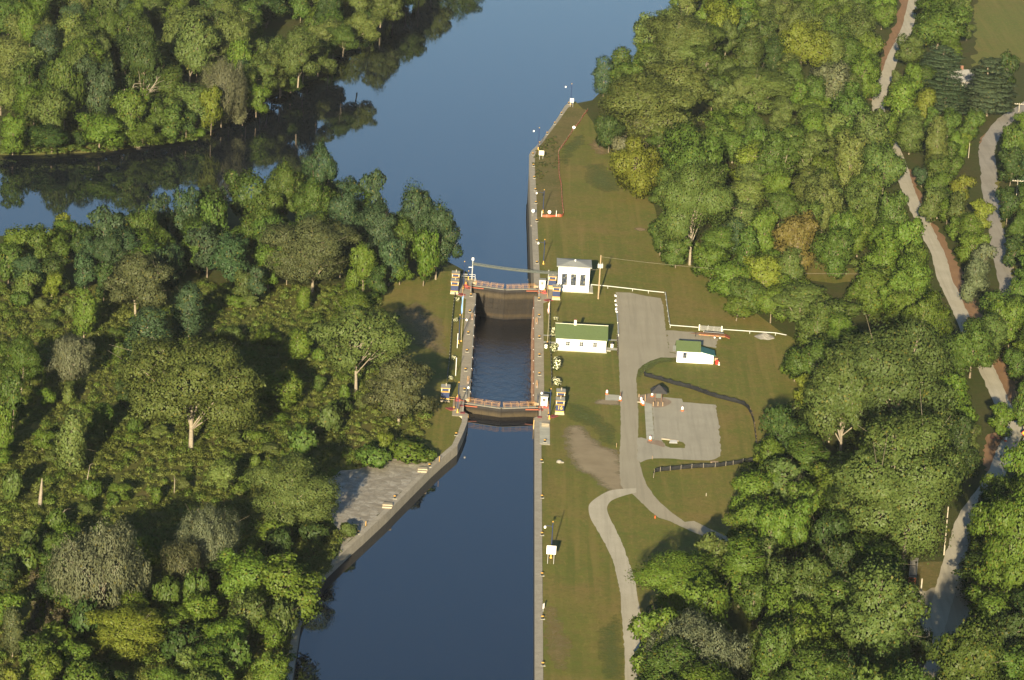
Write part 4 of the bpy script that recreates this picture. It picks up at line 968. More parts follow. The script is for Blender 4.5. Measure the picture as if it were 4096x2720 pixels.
a = B(Z2(1530, 1285)); t = empty('boulder', (a.x, a.y, .0), 'pale grey boulder alone on the canal-side lawn', 'boulder')
MB().lathe((0, 0, 0), [(.55, 0), (.62, .22), (.42, .5), (.12, .6)], 9).box((.62, -.1, .14), (.5, .5, .32), .5).build('rock', 'stonepile', t, .05)
a = B(Z4(1795, 678)); t = empty('stone_heap', (a.x, a.y, 0), 'pale grey heap of crushed stone beside the end of the guard rail', 'stone heap')
rr = random.Random(4); vs = [(0, 0, 1.05)]; fs = []
for i in range(1, 6):
    for k in range(18):
        an = 2*PI*k/18; r_2 = 2.3*i/5*(1+rr.uniform(-.08, .08)); vs.append((r_2*math.cos(an), r_2*1.1*math.sin(an), max(-.05, 1.05*(1-(i/5)**1.15)+rr.uniform(-.05, .05))))
fs = [(0, 1+k, 1+(k+1) % 18) for k in range(18)]+[(1+i*18+k, 1+(i+1)*18+k, 1+(i+1)*18+(k+1) % 18, 1+i*18+(k+1) % 18) for i in range(4) for k in range(18)]
MB().add(vs, fs).build('heap', 'stonepile', t)
# trailer
a, b = B(ZX(1010, 540)), B(ZX(1830, 610)); L = (b-a).length; ang = math.atan2(b.y-a.y, b.x-a.x)
t = empty('flatbed_trailer', (a.x, a.y+.6, 0), 'rusty orange flatbed trailer with tandem wheels in front of the field gate', 'trailer', None, ang)
MB().box((L*.42, .9, .78), (L*.84, 2.1, .1)).build('deck', 'rust', t)
MB().box((L*.42, -.12, .7), (L*.84, .1, .22)).box((L*.42, 1.92, .7), (L*.84, .1, .22)).build('side_rail', 'orange' if 0 else 'rust', t)
MB().add([(L*.84, -.15, .83), (L, -.15, .35), (L, 1.95, .35), (L*.84, 1.95, .83), (L*.84, -.15, .7), (L, -.15, .25), (L, 1.95, .25), (L*.84, 1.95, .7)], [(3, 2, 1, 0), (4, 5, 6, 7), (0, 1, 5, 4), (1, 2, 6, 5), (2, 3, 7, 6), (3, 0, 4, 7)]).build('ramp', 'orange', t)
MB().beam((0, .1, .7), (-1.6, .9, .6), .14).beam((0, 1.7, .7), (-1.6, .9, .6), .14).box((-1.75, .9, .6), (.4, .16, .16)).build('drawbar', 'wooddark', t)
MB().tube([(-.7, .5, 0), (-.7, .5, .9)], .07, 8).build('jack', 'black', t)
for k in range(6): MB().box((.4+k*L*.145, -.19, .72), (.16, .05, .1)).build('marker_light', 'cone' if k % 2 else 'yellow', t)
for x in (L*.52, L*.69):
    for y in (-.1, 1.9):
        w = MB()
        w.tube([(x, y-.13, .36), (x, y+.13, .36)], .38, 16); wo = w.build('wheel', 'rubber', t)
        MB().tube([(x, y-.15, .36), (x, y-.10, .36)], .22, 12).build('rim', 'rim', wo)
t = empty('plastic_roll', (a.x+1.2, a.y+1.9, .84), 'long black plastic roll lying on the rusty trailer deck', 'roll', None, ang)
MB().tube([(0, 0, .2), (L*.64, .15, .2)], .2, 10).tube([(.1, .36, .18), (L*.62, .5, .18)], .19, 10).build('sheeting', 'tarp', t)
MB().tube([(-.05, 0, .2), (.02, 0, .2)], .12, 8).build('core', 'conewhite', t)
# clutter at the shed end
c0 = B(ZX(1490, 1225)); t = empty('red_drum', (c0.x, c0.y, 0), 'bright red fuel drum at the right end of the shed', 'drum')
MB().lathe((0, 0, 0), [(.36, 0), (.38, .05), (.36, .1), (.36, .45), (.38, .5), (.36, .55), (.36, .95), (.1, .98)], 14).build('body', 'red', t)
MB().lathe((.15, 0, .98), [(.06, 0), (.06, .08)], 8).build('bung', 'black', t)
for i, (p, l, m, h) in enumerate((((1540, 1215), 'pale jug standing right of the red drum', 'cream', .5), ((1545, 1250), 'small white pail in front of the red drum', 'conewhite', .35), ((1470, 1130), 'tan crate behind the red drum by the shed', 'wood', .6))):
    c0 = B(ZX(*p)); t = empty(['jug', 'pail', 'crate'][i], (c0.x, c0.y, 0), l, ['jug', 'pail', 'crate'][i])
    if i < 2: MB().lathe((0, 0, 0), [(.2, 0), (.23, h*.6), (.08, h*.85), (.08, h)], 10).build('body', m, t); MB().lathe((0, 0, h), [(.09, 0), (.09, .06)], 8).build('lid', 'black', t)
    else: MB().box((0, 0, h/2), (.7, .6, h)).build('body', m, t, .02); MB().box((0, 0, h+.03), (.76, .66, .06)).build('lid', 'rust', t)
# ------------------------------------------------------------------ silt fences, orange fence
def fabric(name, pts, hs, label, m, pm, step, group=None, sag=.12, seed=1, thick=.03, side=-.12):
    o = Vector(pts[0]); t = empty(name, o, label, 'fence', group); rr = random.Random(seed)
    pts = curve([Vector(p)-o for p in pts], 6); d = [pts[0]]
    for a, b in zip(pts, pts[1:]):
        k = max(1, int((b-a).length/.5)); d += [a.lerp(b, (i+1)/k) for i in range(k)]
    vs, cl, posts = [], 0, []
    for i, p in enumerate(d):
        if i: cl += (d[i]-d[i-1]).length
        ph = (cl % step)/step
        if i == 0 or (cl // step) > ((cl-(d[i]-d[i-1]).length)//step): posts.append(p)
        h = hs*(1-sag*4*ph*(1-ph))*(1+rr.uniform(-.05, .05)); off = rr.uniform(-.08, .08)
        tg = (d[min(i+1, len(d)-1)]-d[max(i-1, 0)]).normalized(); nn = V((-tg.y, tg.x, 0))
        for f, w in ((0, .3), (.3, .5), (.65, 1), (1, .6)): vs.append(p+nn*(off*w+.1*math.sin(i*1.3+f*5)*(.3+f*.4))+V((0, 0, h*f)))
    n = len(d); fs = [(i*4+j, (i+1)*4+j, (i+1)*4+j+1, i*4+j+1) for i in range(n-1) for j in range(3)]
    f = MB().add(vs, fs).build('fabric', m, t, 0, True); so = f.modifiers.new('thickness', 'SOLIDIFY'); so.thickness = thick; so.offset = 0
    for p in posts: MB().beam(p+V((.03, side, 0)), p+V((.03+rr.uniform(-.06, .06), side, hs*(1.1 if side < 0 else .97))), .05).build('stake', pm, t)
    return t
fabric('silt_fence', q(Z5, (665, 122), (692, 138), (820, 172), (960, 215), (1100, 250), (1240, 298), (1330, 330), (1480, 370), (1600, 402), (1660, 440), (1700, 510), (1725, 590), (1735, 670), (1745, 740), (1752, 815), (1775, 860)), 1.05, 'sagging black silt fence curving round the upper side of the gravel lot', 'mesh', 'wood', 2.6, 'black silt fences around the gravel lot', .25, 2, .05, .14)
fabric('silt_fence', q(Z5, (755, 1112), (768, 1066), (820, 1052), (900, 1044), (1020, 1032), (1180, 1018), (1350, 1010), (1500, 992), (1640, 968), (1760, 955)), .95, 'black silt fence with pale stakes below the gravel lot', 'mesh', 'palepole', 2.4, 'black silt fences around the gravel lot', .15, 3)
fabric('snow_fence', q(Z3, (785, 375), (735, 440), (700, 500), (640, 570), (585, 660), (525, 745), (482, 810), (484, 880), (484, 960), (488, 1060), (505, 1140), (513, 1220), (518, 1330), (528, 1470), (450, 1482), (380, 1488), (310, 1484)), .8, 'orange plastic snow fence enclosing the weedy end of the far wall', 'orangefence', 'palepole', 3.4, None, .35, 5, .05)
# ------------------------------------------------------------------ sign boards
def board(bl, br, top, w_h, label, m='conewhite', name='sign_board', hatch=False):
    a, b = B(bl), B(br); c = (a+b)/2; h = high(((bl[0]+br[0])/2, (bl[1]+br[1])/2), top); W, H = w_h
    t = empty(name, (c.x, c.y, 0), label, 'sign', 'sign boards along the walls')
    for s in (-1, 1): MB().tube([(s*W*.32, 0, 0), (s*W*.32, 0, h-.1)], .05, 6).build('post', 'steel', t)
    MB().box((0, -.08, h-H/2), (W, .06, H)).build('panel', m, t, .04)
    MB().box((0, .0, h-H*.3), (W*.9, .06, .08)).box((0, .0, h-H*.75), (W*.9, .06, .08)).build('batten', 'steel', t)
    return t
board(Z6(287, 618), Z6(332, 626), Z6(322, 474), (1.72, 1.62), 'big blank white sign board on two posts beside the near canal')
board(Z3(605, 333), Z3(629, 338), Z3(616, 243), (1.12, 1.25), 'cream sign board on two posts at the tip of the far wall', 'cream')
board(Z3(280, 888), Z3(318, 882), Z3(300, 790), (1.42, 1.3), 'cream sign board on two posts at the bend of the far wall', 'cream')
def roundsign(p, top, label, r=.42):
    b = B(p); h = high(p, top)
    t = empty('round_sign', (b.x, b.y, .03), label, 'sign', 'round white signs on the far wall')
    MB().tube([(0, 0, 0), (0, 0, h-.1)], .045, 6).build('post', 'palepole', t)
    MB().tube([(0, -.07, h-r), (0, -.03, h-r)], r, 18).build('disc', 'conewhite', t)
roundsign(Z3(213, 1478), Z3(214, 1404), 'round white sign on the edge of the far wall'); roundsign(Z3(383, 1484), Z3(382, 1416), 'round white sign at the middle of the orange fence end'); roundsign(Z3(640, 585), Z3(643, 533), 'round white sign behind the slanting orange fence')
for p, tp_, l in ((Z3(305, 1482), Z3(306, 1420), 'white stake at the left corner of the orange fence end'), (Z3(456, 1482), Z3(453, 1418), 'white stake near the right corner of the orange fence end')):
    b = B(p); t = empty('white_stake', (b.x, b.y, .03), l, 'stake'); MB().tube([(0, 0, 0), (0, 0, high(p, tp_))], .06, 6).build('shaft', 'conewhite', t)
b = B(Z6(249, 1012)); t = empty('edge_on_sign', (b.x, b.y, .03), 'narrow white sign plate on a post, seen edge-on by the canal', 'sign', None, 1.1)
MB().tube([(0, 0, 0), (0, 0, 1.5)], .04, 6).build('post', 'steel', t); MB().box((0, -.06, 1.05), (.62, .04, .95)).build('panel', 'conewhite', t)
b = B(ZO(2090, 300)); t = empty('construction_sign', (b.x, b.y, .04), 'bright orange diamond warning sign on the road at the right edge', 'sign')
for s in (-1, 1): MB().tube([(s*.5, 0, 0), (s*.1, 0, 1.1)], .04, 6).build('leg', 'steel', t)
s_ = .62*math.sqrt(2)
MB().add([(0, -.03, 1.75-s_), (s_, -.03, 1.75), (0, -.03, 1.75+s_), (-s_, -.03, 1.75), (0, .01, 1.75-s_), (s_, .01, 1.75), (0, .01, 1.75+s_), (-s_, .01, 1.75)], [(0, 1, 2, 3), (7, 6, 5, 4), (0, 4, 5, 1), (1, 5, 6, 2), (2, 6, 7, 3), (3, 7, 4, 0)]).build('diamond_border', 'signedge', t)
s_ *= .88
MB().add([(0, -.045, 1.75-s_), (s_, -.045, 1.75), (0, -.045, 1.75+s_), (-s_, -.045, 1.75), (0, -.033, 1.75-s_), (s_, -.033, 1.75), (0, -.033, 1.75+s_), (-s_, -.033, 1.75)], [(0, 1, 2, 3), (7, 6, 5, 4), (0, 4, 5, 1), (1, 5, 6, 2), (2, 6, 7, 3), (3, 7, 4, 0)]).build('diamond_face', 'sign', t)
b = B(ZO(1858, 300)); t = empty('road_barrier', (b.x, b.y, .04), 'low dark barrier with one post across the trail by the traffic drum', 'barrier')
MB().beam((-2.6, .3, .55), (1.0, 0, .45), .06).build('bar', 'darkred', t); MB().beam((0, 0, 0), (-.1, 0, 1.7), .12).build('post', 'wooddark', t)
# ------------------------------------------------------------------ utility poles and wires
def upole(base, top, label, arm=0, m='pole', r=.16, cans=False):
    b = B(base); h = high(base, top)
    t = empty('utility_pole', (b.x, b.y, 0), label, 'utility pole', 'timber utility poles')
    MB().tube([(0, 0, 0), (0, 0, h)], [r, r*.72], 10).build('shaft', m, t)
    if arm:
        MB().box((0, -.16, h-.35), (arm, .12, .16)).build('crossarm', m, t)
        for x in (-.46, -.2, .2, .46): MB().lathe((arm*x, -.16, h-.27), [(.05, 0), (.06, .08), (.03, .16)], 6).build('insulator', 'conewhite', t)
    if cans:
        for x, y in ((-.38, -.2), (.42, -.1), (.05, -.42)):
            c = MB().lathe((x, y, h-3.1), [(.2, 0), (.24, .05), (.24, .95), (.1, 1.05)], 12).build('transformer', 'guard', t)
            MB().tube([(x, y, h-2.1), (x, y, h-1.8)], .04, 6).build('bushing', 'steel', c)
        MB().box((0, -.1, h-2.6), (1.0, .14, .12)).build('bracket', 'steel', t)
    return b+V((0, 0, h))
tp0 = upole(Z1(1975, 702), Z1(2008, 200), 'timber utility pole carrying three grey transformers beside the powerhouse', 0, 'pole', .19, True)
poles = [(ZL(2025, 1170), ZL(2032, 1075), 'utility pole with crossarm where the road meets the big pine', 3.0), (ZL(1905, 1590), ZL(1912, 1438), 'utility pole with crossarm in the dark trees right of the road bend', 3.0),
         (ZM(1998, 640), ZM(2012, 440), 'utility pole with crossarm right of the road, middle of the row', 3.0), (ZM(2053, 1120), ZM(2075, 885), 'utility pole with crossarm at the right edge, nearest of the roadside row', 3.0)]
tops = [upole(a, b, l, ar, 'palepole', .13) for a, b, l, ar in poles]
upole(ZM(1499, 215), ZM(1513, 58), 'slim plain pole among low trees left of the country road', 0, 'palepole', .1)
tp1 = upole(ZT(1503, 420), ZT(1512, 232), 'utility pole with wide crossarm among bushes beside the clearing', 2.9, 'palepole', .13)
upole(ZO(1243, 1490), ZO(1270, 985), 'tall pale pole between the giant cottonwood and the shaded road', 0, 'palepole', .14)
upole(ZQ(1014, 1065), ZQ(1059, 452), 'tall pale pole standing at the shaded road junction', 0, 'palepole', .17)
upole(ZQ(690, 1720), ZQ(708, 1452), 'white-topped pole rising among trees at the bottom edge', 0, 'conewhite', .15)
def wire(a, b, label, sag=1.2):
    t = empty('overhead_wire', a, label, 'wire', 'overhead wires'); d = b-a
    MB().tube([d*(k/16)+V((0, 0, -sag*4*(k/16)*(1-k/16))) for k in range(17)], .018, 4).build('conductor', 'palepole', t)
wire(tp0-V((0, 0, .4)), tp1-V((0, 0, .4)), 'pale wire from the transformer pole to the pole by the clearing')
wire(tp0-V((0, 0, 3.4)), V((16.7, 98.6, 5.6)), 'slack wire from the transformer pole to the powerhouse wall', .2)
for i in range(3): wire(tops[i]-V((0, 0, .2)), tops[i+1]-V((0, 0, .2)), 'thin wire along the country road, %s span' % ['farthest', 'middle', 'nearest'][i])
# long narrow trailer near the big trunk
a, b = B(ZQ(958, 500)), B(ZQ(1000, 110)); L = min(14, (b-a).length)
t = empty('narrow_trailer', (a.x, a.y, 0), 'long narrow pale grey boarded trailer with red rear frame near a thick trunk', 'trailer', None, math.atan2(b.y-a.y, b.x-a.x)-PI/2)
MB().box((0, L/2, 1.15), (1.25, L, .14)).build('deck', 'stonepile', t)
MB().box((-.66, L/2, 1.1), (.08, L, .24)).box((.66, L/2, 1.1), (.08, L, .24)).build('side_rail', 'steel', t)
MB().box((-.6, -.1, .6), (.1, .1, 1.2)).box((.6, -.1, .6), (.1, .1, 1.2)).box((0, -.1, .45), (1.3, .1, .14)).box((0, -.1, .95), (1.3, .1, .2)).build('rear_frame', 'orange', t)
for y in (.6, L*.45): MB().box((0, y, 1.25), (1.32, .14, .06)).build('strap', 'black', t)
for y in (L*.3, L*.36):
    for x in (-.6, .6): MB().tube([(x-.1, y, .36), (x+.1, y, .36)], .36, 14).build('wheel', 'rubber', t)
# ------------------------------------------------------------------ foliage
def cards(P, Nrm, size, rng, aspect=.8, up=0.0, SN=None):
    """small leafy faces at P, facing roughly Nrm"""
    n = len(P)
    t = rng.normal(size=(n, 3)); 
    if up: t = t*(1-up)+np.array([0, 0, 1.0])*up*2
    t -= (t*Nrm).sum(1, keepdims=True)*Nrm; t /= np.linalg.norm(t, axis=1, keepdims=True)+1e-9
    b = np.cross(Nrm, t); s = (size*rng.uniform(.65, 1.3, n))[:, None]/2
    q = np.stack([P-t*s-b*s*aspect*.35, P+t*s*.15-b*s*aspect, P+t*s+b*s*aspect*.3, P-t*s*.1+b*s*aspect], 1)
    q += Nrm[:, None, :]*(rng.uniform(-.14, .14, (n, 4, 1))*size)
    SN = Nrm if SN is None else SN
    return np.concatenate([q.reshape(-1, 3), np.repeat(SN, 4, 0)], 1)
def lobecards(L, size, cover, rng, jitter=.5, keep=.82, up=0.0, zmin=None, flat=1.0):
    """L: rows of x y z rx ry rz; leafy faces over the outsides of these lumps, none deep inside another lump"""
    L = np.asarray(L, float); Ps, Ns = [], []
    for c in L:
        r = c[3:]; area = 4*PI*((r[0]*r[1])**1.6/3+(r[0]*r[2])**1.6/3+(r[1]*r[2])**1.6/3)**(1/1.6)
        n = max(6, int(area*cover*rng.uniform(.45, 1.15)/(size*size*.75)))
        d = rng.normal(size=(n, 3)); d /= np.linalg.norm(d, axis=1, keepdims=True)
        rad = 1+rng.normal(0, .16, (n, 1))
        # bumps on the lump itself, so that it is not a smooth ball
        ph = rng.uniform(0, 6.28, 3); f = rng.uniform(2.5, 4.5, 3)
        rad += .13*(np.sin(d[:, :1]*f[0]*1.7+ph[0])*np.sin(d[:, 1:2]*f[1]*1.7+ph[1])+.6*np.sin(d[:, 2:]*f[2]*2.2+ph[2]))
        Ps.append(c[:3]+d*r*rad); nn = d/r; nn /= np.linalg.norm(nn, axis=1, keepdims=True); Ns.append(nn)
    P = np.concatenate(Ps); Nn = np.concatenate(Ns); ok = np.ones(len(P), bool)
    for c in L:
        q = (P-c[:3])/c[3:]; ok &= (q*q).sum(1) > keep*keep*.72
    if zmin is not None: ok &= P[:, 2] > zmin
    P, Nn = P[ok], Nn[ok]
    cen = (P.min(0)+P.max(0))/2; ext = (P.max(0)-P.min(0))/2+1e-6; cen[2] -= ext[2]*.25
    big = (P-cen)/ext; big /= np.linalg.norm(big, axis=1, keepdims=True)+1e-9
    S = Nn*.66+big*.38+rng.normal(0, .20, Nn.shape); S /= np.linalg.norm(S, axis=1, keepdims=True)
    Nn = Nn*.7+big*.4+rng.normal(0, jitter, Nn.shape)+np.array([0, -.0, .18]); Nn /= np.linalg.norm(Nn, axis=1, keepdims=True)
    S = np.where((S*Nn).sum(1, keepdims=True) > .15, S, Nn)
    return cards(P, Nn, size, rng, .42 if up > .4 else .8, up, S)
def quads(V): return np.arange(len(V)).reshape(-1, 4)
def lumps(kind, Rr, H, rng):
    """a few large masses first, then many small bosses over them: x y z rx ry rz"""
    out = []
    def bosses(base, n, r0, r1, stretch=1.0, out_=.95):
        w = np.array([b[3]*b[4] for b in base]); w = w/w.sum()
        for k in range(n):
            b = base[rng.choice(len(base), p=w)]; q = rng.normal(size=3); q /= np.linalg.norm(q); q[2] = q[2]*.9+.1
            r = rng.uniform(r0, r1)*Rr; f = rng.uniform(.72, out_+.16)
            out.append([b[0]+q[0]*b[3]*f, b[1]+q[1]*b[4]*f, b[2]+q[2]*b[5]*f, r*rng.uniform(.8, 1.35), r*rng.uniform(.8, 1.35), r*rng.uniform(.6, 1.1)*stretch])
    if kind == 'round':
        base = [[0, 0, H*.5, Rr*.45, Rr*.45, H*.30]]
        for k in range(11):
            an = k*1.9+rng.uniform(0, 1.5); f = rng.uniform(.2, .74); r = rng.uniform(.2, .40)*Rr
            base.append([math.cos(an)*Rr*f, math.sin(an)*Rr*f, H*rng.uniform(.2, .86-.18*f), r, r, r*rng.uniform(.7, 1.2)])
        bosses(base, 95, .06, .15); out = base+out
    elif kind == 'tall':
        base = [[rng.normal(0, .12)*Rr, rng.normal(0, .12)*Rr, z*H, Rr*(.72-.5*abs(z-.42)), Rr*(.72-.5*abs(z-.42)), H*.15] for z in (.22, .38, .54, .7, .83)]
        for k in range(5):
            an = rng.uniform(0, 6.28); r = rng.uniform(.25, .4)*Rr; base.append([math.cos(an)*Rr*.45, math.sin(an)*Rr*.45, H*rng.uniform(.25, .75), r, r, r*1.4])
        bosses(base, 75, .10, .22, 1.15); out = base+out
    elif kind in ('cotton', 'bole'):
        lo = .25 if kind == 'bole' else .14; base = []
        for k in range(20):
            an = rng.uniform(0, 6.28); f = rng.uniform(.1, .72)**.8; zz = lo+(1-lo)*(rng.uniform(.15, .88)*(1-.35*f)); r = rng.uniform(.20, .36)*Rr
            base.append([math.cos(an)*Rr*f, math.sin(an)*Rr*f, H*zz, r, r, r*rng.uniform(.55, .85)])
        base.append([0, 0, H*(lo+.5*(1-lo)), Rr*.42, Rr*.42, H*.5*(1-lo)*.7])
        bosses(base, 150, .05, .13, .9); out = base+out
    elif kind == 'willow':
        base = []
        for k in range(16):
            an = rng.uniform(0, 6.28); f = rng.uniform(.0, .75); r = Rr*rng.uniform(.2, .34)
            base.append([math.cos(an)*Rr*f, math.sin(an)*Rr*f, H*(.25+.45*rng.random()*(1-.5*f)), r, r, r*rng.uniform(.8, 1.2)])
        base.append([0, 0, H*.42, Rr*.55, Rr*.55, H*.3])
        bosses(base, 130, .05, .11, 2.3); out = base+out
    elif kind == 'pine':
        n = 11
        for k in range(n):
            z = .14+.80*k/(n-1); w = Rr*(1.0-((z-.2)/.86)**2 if z > .2 else .95)**.5*rng.uniform(.85, 1.05)
            m = max(4, int(9*(1-z)+4)); a0 = rng.uniform(0, 6.28)
            for j in range(m):
                an = a0+j*6.283/m+rng.uniform(-.35, .35); f = rng.uniform(.45, .8); r = w*rng.uniform(.22, .36)
                out.append([math.cos(an)*w*f, math.sin(an)*w*f, z*H+rng.uniform(-.35, .35)+w*f*.10, r*1.15, r*1.15, max(.35, H*.030)*rng.uniform(.7, 1.3)])
        out.append([0, 0, H*.94, Rr*.2, Rr*.2, H*.05])
    elif kind == 'shrub':
        base = []
        for k in range(7):
            an = rng.uniform(0, 6.28); f = rng.uniform(0, .6); r = Rr*rng.uniform(.3, .5)
            base.append([math.cos(an)*Rr*f, math.sin(an)*Rr*f, H*(.22+.35*(1-f*f)*rng.uniform(.5, 1)), r, r, r*.8*H/Rr])
        bosses(base, 40, .10, .22); out = base+out
    return out
def tubes(paths):
    m = MB()
    for pts, rad, n in paths: m.tube(pts, rad, n, False)
    return m
def woodmesh(kind, Rr, H, L, rng, name='trunk'):
    th = {'round': .5, 'tall': .85, 'cotton': .42, 'bole': .5, 'willow': .28, 'pine': .95, 'shrub': .3}[kind]*H
    r0 = max(.1, .013*H+.006*Rr) if kind != 'shrub' else .06
    lean = rng.normal(0, .03, 2)*H
    paths = [([(0, 0, -.3), (lean[0]*.2, lean[1]*.2, th*.35), (lean[0]*.6, lean[1]*.6, th*.7), (lean[0], lean[1], th)], [r0*1.15, r0*.9, r0*.72, r0*.5], 8)]
    idx = rng.permutation({'round': 8, 'tall': 10, 'cotton': 20, 'bole': 20, 'willow': 16, 'pine': 40, 'shrub': 7}[kind])[:{'round': 9, 'tall': 6, 'cotton': 12, 'bole': 14, 'willow': 10, 'pine': 4, 'shrub': 4}[kind]]
    for i in idx:
        c = L[i]; f = rng.uniform(.35, .95); b = Vector((lean[0]*f, lean[1]*f, th*f)); e = Vector((c[0], c[1], c[2]+c[5]*.4))
        if e.z < b.z+.2: b.z = max(.3, e.z-.25*(Vector((e.x, e.y)).length))
        mid = b.lerp(e, .5)+Vector((rng.normal(0, .04)*H, rng.normal(0, .04)*H, .03*H))
        paths.append(([tuple(b), tuple(mid), tuple(e)], [r0*.42, r0*.27, r0*.1], 5))
        for _ in range(2):
            e2 = e+Vector(rng.normal(0, 1, 3))*c[3]*.8; paths.append(([tuple(mid.lerp(e, .5)), tuple(e2)], [r0*.14, r0*.05], 4))
    m = tubes(paths); me = bpy.data.meshes.new(name); me.from_pydata(m.v, [], m.f)
    me.materials.append(M['barkpale'] if kind == 'bole' else M['barkmid'] if kind in ('cotton', 'tall', 'willow') else M['bark']); me.polygons.foreach_set('use_smooth', [True]*len(me.polygons))
    return me
VAR = {}
def variant(kind, Rr, H, seed, size, cover=1.5, jitter=.45, up=0.0):
    rng = np.random.default_rng(seed); L = lumps(kind, Rr, H, rng)
    V_ = lobecards(L, size, cover, rng, jitter, .86, up, H*.03)
    # bring the crown to exactly the stated radius and height
    rad = np.percentile(np.hypot(V_[:, 0], V_[:, 1]), 97); top = np.percentile(V_[:, 2], 99.7)
    sc = np.array([Rr/rad, Rr/rad, H/top]); V_[:, :3] *= sc; L = np.array(L)*np.concatenate([sc, sc])
    VAR.setdefault(kind, []).append((Rr, H, npmesh('crown', V_, quads(V_), 'leaf'), woodmesh(kind, Rr, H, L, rng)))
for s in range(3): variant('round', 3.2, 7.5, 10+s, .34, 2.3)
for s in range(4): variant('round', 5.2, 11.5, 20+s, .38, 2.3)
for s in range(2): variant('round', 8.0, 15, 30+s, .44, 2.2)
for s in range(2): variant('tall', 2.6, 9, 40+s, .34, 2.3)
for s in range(3): variant('tall', 4.2, 15, 50+s, .38, 2.3)
for s in range(3): variant('cotton', 7.5, 16, 60+s, .38, 2.2)
for s in range(2): variant('cotton', 12.5, 25, 70+s, .42, 2.1)
for s in range(2): variant('bole', 5.5, 16, 140+s, .40, 2.2)
for s in range(2): variant('bole', 9, 19, 150+s, .44, 2.2)
for s in range(2): variant('bole', 13, 26, 160+s, .42, 2.1)
for s in range(2): variant('willow', 4.5, 9.5, 80+s, .30, 2.2, .4, .5)
for s in range(2): variant('willow', 8.5, 12, 90+s, .34, 2.2, .4, .5)
for s in range(2): variant('pine', 5.5, 19, 100+s, .36, 2.4, .4)
for s in range(3): variant('shrub', 1.9, 2.6, 110+s, .28, 2.3)
TONE = {'d': (.040, .070, .016), 'm': (.064, .106, .018), 'b': (.082, .132, .017), 'y': (.125, .156, .019), 'o': (.074, .108, .025), 'v': (.056, .086, .040), 'g': (.122, .140, .070), 'n': (.084, .094, .038), 'u': (.044, .080, .031), 'p': (.098, .132, .032), 'r': (.108, .092, .025)}
TWORD = {'v': 'deep green', 'd': 'dark green', 'm': 'mid green', 'b': 'bright green', 'y': 'yellow-green', 'o': 'olive green', 'g': 'grey-green', 'n': 'brownish grey', 'u': 'bluish green', 'p': 'pale green', 'r': 'russet-tinged'}
KNAME = {'bole': ('tall_trunk_tree', 'tree'), 'round': ('broadleaf_tree', 'tree'), 'tall': ('slender_tree', 'tree'), 'cotton': ('spreading_tree', 'tree'), 'willow': ('feathery_tree', 'tree'), 'pine': ('pine_tree', 'tree'), 'shrub': ('shrub', 'shrub')}
KWORD = {'bole': 'tall-trunked tree', 'round': 'rounded tree', 'tall': 'slender upright tree', 'cotton': 'broad open-limbed tree', 'willow': 'feathery tree', 'pine': 'pine', 'shrub': 'bushy shrub'}
TREES = []
trng = random.Random(77)
def plant(pos, Rr, H, kind, tone, label=None, hue=.10):
    vs = VAR[kind]; dist = [abs(math.log(v[0]/Rr))+.25*abs(math.log((v[1]/v[0])/(H/Rr))) for v in vs]
    lo = min(dist); v = trng.choice([w for w, d in zip(vs, dist) if d < lo+.22])
    t = bpy.data.objects.new('young_tree' if kind == 'round' and H < 9.5 else 'large_broadleaf_tree' if kind == 'round' and H > 12.5 else KNAME[kind][0], None); COL.objects.link(t); t.location = pos; t.rotation_euler.z = trng.uniform(0, 6.28); t.empty_display_size = .5
    t.scale = (Rr/v[0], Rr/v[0], H/v[1])
    c = TONE[tone]; k = 1.2*trng.uniform(1-hue*1.4, 1+hue*1.4)
    col = tuple(x*k*trng.uniform(1-hue*.6, 1+hue*.6) for x in c)
    w = bpy.data.objects.new('trunk', v[3]); COL.objects.link(w); w.parent = t
    o = bpy.data.objects.new('crown', v[2]); COL.objects.link(o); o.parent = t; o.color = (*col, 1)
    t['category'] = KNAME[kind][1]
    px = PX(Vector(pos)+Vector((0, 0, H*.55)))
    TREES.append(dict(o=t, px=(px[0]*.57642, px[1]*.57642), pos=Vector(pos), R=Rr, H=H, kind=kind, tone=tone, label=label))
    return t
def ptree(x, top, base, w, tone, kind, label=None, z=0.0):
    """a tree from where its crown and its foot are seen"""
    b = B(ZW(x, base), z); s = ppm(b+Vector((0, 0, 5)))*.57642
    a, c = .5, 45.0
    for _ in range(30):
        m = (a+c)/2
        if PX(b+Vector((0, 0, m)))[1]*.57642 > top+2: a = m
        else: c = m
    H = a; Rr = w/2/s
    if kind == 'shrub' and H > 2.4*Rr: kind = 'round'
    # the survey x is that of the crown; shift for the lean of upright things in the picture
    dx = (PX(b+Vector((0, 0, H*.6)))[0]-PX(b)[0])*.57642
    b.x -= dx/s
    return plant(b, Rr, H, kind, tone, label)
KIND = dict(R='round', T='tall', C='cotton', W='willow', P='pine', S='shrub', K='bole')
